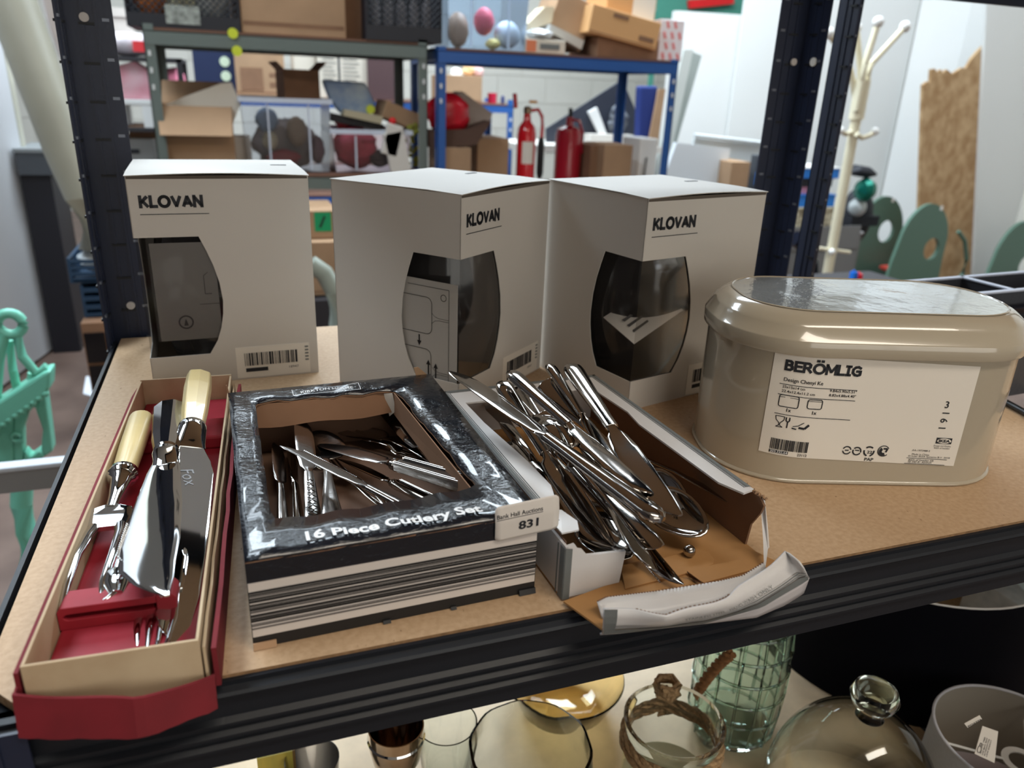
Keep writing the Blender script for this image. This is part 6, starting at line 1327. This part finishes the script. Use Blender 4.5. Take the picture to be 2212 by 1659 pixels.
# grey cabinet with boxes
a = onY(1700, 505, 2.9); b = onY(1862, 505, 2.9)
gcb = thing('grey_cabinet', (a.x, 2.9, ZF), 'mid grey metal cabinet beneath the blue trays', 'cabinet'); gm = mat('mid grey metal', (112, 112, 112), .5)
k = MB(); k.box((a.x, 2.9, ZF), (b.x, 3.3, a.z-.01)); k.build('body', gm, gcb); k = MB(); k.box((a.x-.005, 2.895, a.z-.01), (b.x+.005, 3.3, a.z)); k.build('worktop', mat('pale grey top', (176, 176, 178), .4), gcb)
for i in range(3): k = MB(); z = ZF+.03+i*.14; k.box((a.x+.02, 2.893, z), (b.x-.02, 2.9, z+.12)); k.build('drawer', gm, gcb)
az = a.z
def stack(nm, lb, cat, r, Y, d, m_, z, rimm=None):
    t, T, w_, h = bx(nm, lb, cat, r, Y, d, None, z); k = MB(); k.box((0, 0, 0), (w_, d, h*.9), T); k.build('body', m_, t, bevel=.003); k = MB(); k.box((-.004, -.004, h*.9), (w_+.004, d+.004, h), T); k.build('rim', rimm or m_, t); return T.translation.z+h+BR
zz = stack('wicker_basket', 'cream woven basket between the two right posts', 'basket', (1716, 448, 1808, 505), 2.94, .25, mat('cream weave', (196, 186, 160), .8, var=.5, scale=60, rgb2=(120, 110, 90), bump=.6), az+BR)
bluep = mat('bright blue plastic', (28, 112, 196), .35)
zz = stack('blue_tray', 'lower bright blue tray on the woven basket', 'tray', (1720, 420, 1806, 446), 2.96, .22, bluep, zz)
zz = stack('pink_folder', 'dusty pink folder between the blue trays', 'folder', (1722, 404, 1790, 417), 2.98, .2, mat('dusty pink', (190, 130, 150), .6), zz)
z2 = stack('white_tin', 'cream lidded tin between the blue trays', 'tin', (1792, 394, 1806, 417), 2.98, .1, mat('cream tin', (216, 200, 186), .4), zz-.03) if 0 else zz
zz = stack('dark_book', 'thick dark book under the upper blue tray', 'book', (1724, 385, 1800, 402), 2.98, .2, mat('dark cover', (32, 34, 42), .6), zz)
zz = stack('blue_tray', 'upper bright blue tray of papers on the stack', 'tray', (1730, 362, 1816, 384), 2.96, .22, bluep, zz, white_pl)
blob('black_bag', 'black holdall behind the coat stand pole', 'bag', onY(1862, 470, 3.12)+V((-.03, .02, 0)), (.10, .08, .16), mat('black nylon', (26, 28, 36), .6, bump=.5, scale=20), 160, amp=.08)
k = MB(); k.loft([(-.02, 0, 0, .01, .008), (.02, 0, .01, .05, .03), (.10, 0, 0, .05, .03), (.16, 0, -.01, .015, .01)], 14, 2, M.Translation(onY(1840, 372, 3.05))); tag(k.build('sun_hat', mat('black nylon', (26, 28, 36), .6), None, smooth=True), 'pointed black cap hanging beyond the coat stand', 'hat')
k = MB(); c_ = onY(1868, 410, 3.02); k.lathe([(.0001, -.05), (.05, -.03), (.065, .0), (.05, .035), (.0001, .05)], 20, M.Translation(c_) @ M.Rotation(PI/2, 4, 'Y')); tag(k.build('green_helmet', mat('metallic green', (24, 104, 88), .15, .6), None, smooth=True), 'shiny metallic green helmet right of the coat stand', 'helmet')
blob('white_toy', 'white and grey rounded toy under the green helmet', 'toy', onY(1852, 448, 3.06), (.045, .05, .05), mat('white toy', (190, 196, 196), .4, var=.5, scale=16), 163, amp=.06)
k = MB(); k.box((onY(1834, 505, 3.05).x, 3.05, az+BR), (onY(1850, 505, 3.05).x+.14, 3.2, onY(1850, 468, 3.05).z)); tag(k.build('dark_case', mat('black nylon', (26, 28, 36), .6), None), 'dark case under the rounded white toy', 'case')
# leaning white sheets, pale boxes left of the right post
k = MB(); P = [onY(*q, 3.3) for q in ((1490, 110), (1516, 120), (1430, 420), (1400, 420))]; k.prism(P, (0, .03, 0)); tag(k.build('grey_board', mat('grey green board', (150, 158, 154), .5), None), 'tall grey green board leaning by the end of the blue rack', 'board')
k = MB(); P = [onY(*q, 3.22) for q in ((1478, 108), (1498, 108), (1450, 330), (1432, 420), (1405, 420))]; k.prism(P, (0, .03, 0)); tag(k.build('grey_board', mat('light grey board', (186, 190, 186), .5), None), 'paler thin board leaning in front of the grey green one', 'board')
t, T, w_, h = bx('whiteboard', 'white metal sheet with a rolled top edge left of the right hand post', 'sheet', (1500, 310, 1690, 420), 3.1, .02, None)
k = MB(); k.prism([onY(*q, 3.1) for q in ((1502, 298), (1690, 318), (1700, 418), (1470, 418))], (0, .02, 0)); k.build('sheet', mat('pale cool metal', (206, 212, 214), .35), t)
k = MB(); k.tube([onY(1500, 292, 3.09), onY(1692, 314, 3.09)], .010, 10); k.build('rolled_edge', mat('pale cool metal', (206, 212, 214), .35), t, smooth=True)
k = MB(); k.prism([onY(*q, 2.95) for q in ((1462, 308), (1578, 322), (1560, 400), (1430, 400))], (0, .03, 0)); tag(k.build('white_board', mat('bluish white board', (214, 220, 226), .5), None), 'bluish white panel leaning in front of the rolled-edge sheet', 'panel')
carton('brown carton with a pale side behind the rightmost white box', (1572, 350, 1622, 420), 2.85, .2, None, kraft_l, rot=.0, tape=False)
t, T, w_, h = bx('dark_monitor', 'dark grey square monitor left of the right hand post', 'monitor', (1624, 336, 1706, 420), 2.9, .05, None)
k = MB(); k.box((0, 0, 0), (w_, .05, h), T); k.build('casing', mat('charcoal plastic', (64, 68, 74), .5), t, bevel=.004); k = MB(); k.box((w_*.08, -.002, h*.1), (w_*.92, 0, h*.9), T); k.build('screen', mat('dull screen', (52, 56, 62), .2), t)
k = MB(); a = onY(1640, 400, 2.82); k.box((a.x, 2.82, onY(1640, 402, 2.82).z), (onY(1664, 400, 2.82).x, 2.86, onY(1640, 374, 2.82).z)); tag(k.build('blue_block', bluep, None), 'small bright blue box before the dark monitor', 'box')
# low bench that carries them
a = onY(1500, 420, 2.75); b = onY(1712, 420, 2.75)
bn = thing('bench', (a.x, 3.0, ZF), 'low dark bench hidden behind the rightmost white box', 'bench')
k = MB(); k.box((a.x, 2.78, a.z-.04), (b.x, 3.35, a.z-.01)); k.build('top', dkm, bn)
for x in (a.x+.02, b.x-.06):
    for y in (2.8, 3.29): k = MB(); k.box((x, y, ZF), (x+.04, y+.04, a.z-.04)); k.build('leg', dkm, bn)
# black shiny bag and grey chair arcs seen between posts and between boxes
k = MB(); k.tube([onY(1716, 515, 2.0), onY(1738, 530, 2.0), onY(1752, 570, 2.0), onY(1755, 640, 2.0)], .03, 12); tag(k.build('black_bin_bag', mat('black gloss plastic', (22, 24, 34), .15), None, smooth=True), 'black glossy bin bag between the two right posts', 'bag')
k = MB(); k.tube([onY(670, 570, 1.5), onY(700, 590, 1.5), onY(722, 630, 1.5), onY(730, 700, 1.5), onY(732, 860, 1.5)], .022, 12); tag(k.build('grey_chair_back', mat('sage grey plastic', (150, 158, 148), .4), None, smooth=True), 'curved sage grey chair back between the left and middle white boxes', 'chair')
# carton with green sticker between left and middle boxes
k_t, T, w_, h = carton('brown carton with a green sticker between the left and middle white boxes', (640, 455, 728, 520), 2.2, .25, None, kraft_l, print_=[(.45, .3, .85, .95, mat('green sticker', (20, 150, 96), .4))])
k = MB(); k.prism([(w_*.55, -.0022, h*.45), (w_*.60, -.0022, h*.42), (w_*.72, -.0022, h*.8), (w_*.68, -.0022, h*.84)], (0, .0006, 0), T); k.build('tick_mark', ink, k_t)
carton('larger brown carton beneath the one with the green sticker', (650, 522, 730, 640), 2.15, .3, None, kraft_l)
k = MB(); a = onY(690, 640, 2.15); k.box((a.x-.3, 2.1, ZF), (a.x+.3, 2.48, a.z-.001)); tag(k.build('dark_cabinet', dkm, None), 'dark low cabinet under the two brown cartons', 'cabinet')
k = MB(); q_ = onY(690, 400, 2.45); k.box((q_.x-.12, 2.46, GL-.14), (q_.x+.3, 2.49, GL-.09)) if 0 else None
# connector toys at the foot of the coat stand
for (px, py, c2, lb) in ((1848, 596, (30, 110, 210), 'small blue plastic brick before the green chair'), (1858, 600, (220, 40, 60), 'small red plastic brick beside the blue one')):
    k = MB(); q_ = onY(px, py, 1.7); k.box((q_.x-.008, 1.7, q_.z-.03), (q_.x+.010, 1.72, q_.z+.012)); k.lathe([(.0001, 0), (.004, 0), (.004, .006), (.0001, .006)], 10, M.Translation((q_.x, 1.71, q_.z+.012))); tag(k.build('toy_brick', mat('brick %d' % px, c2, .3), None), lb, 'toy')
k = MB(); q_ = onY(1850, 600, 1.7); k.box((q_.x-.2, 1.6, ZF), (q_.x+.25, 1.9, q_.z-.031)); tag(k.build('toy_chest', dkm, None), 'dark toy chest hidden behind the oval tin', 'chest')
#--MORE--
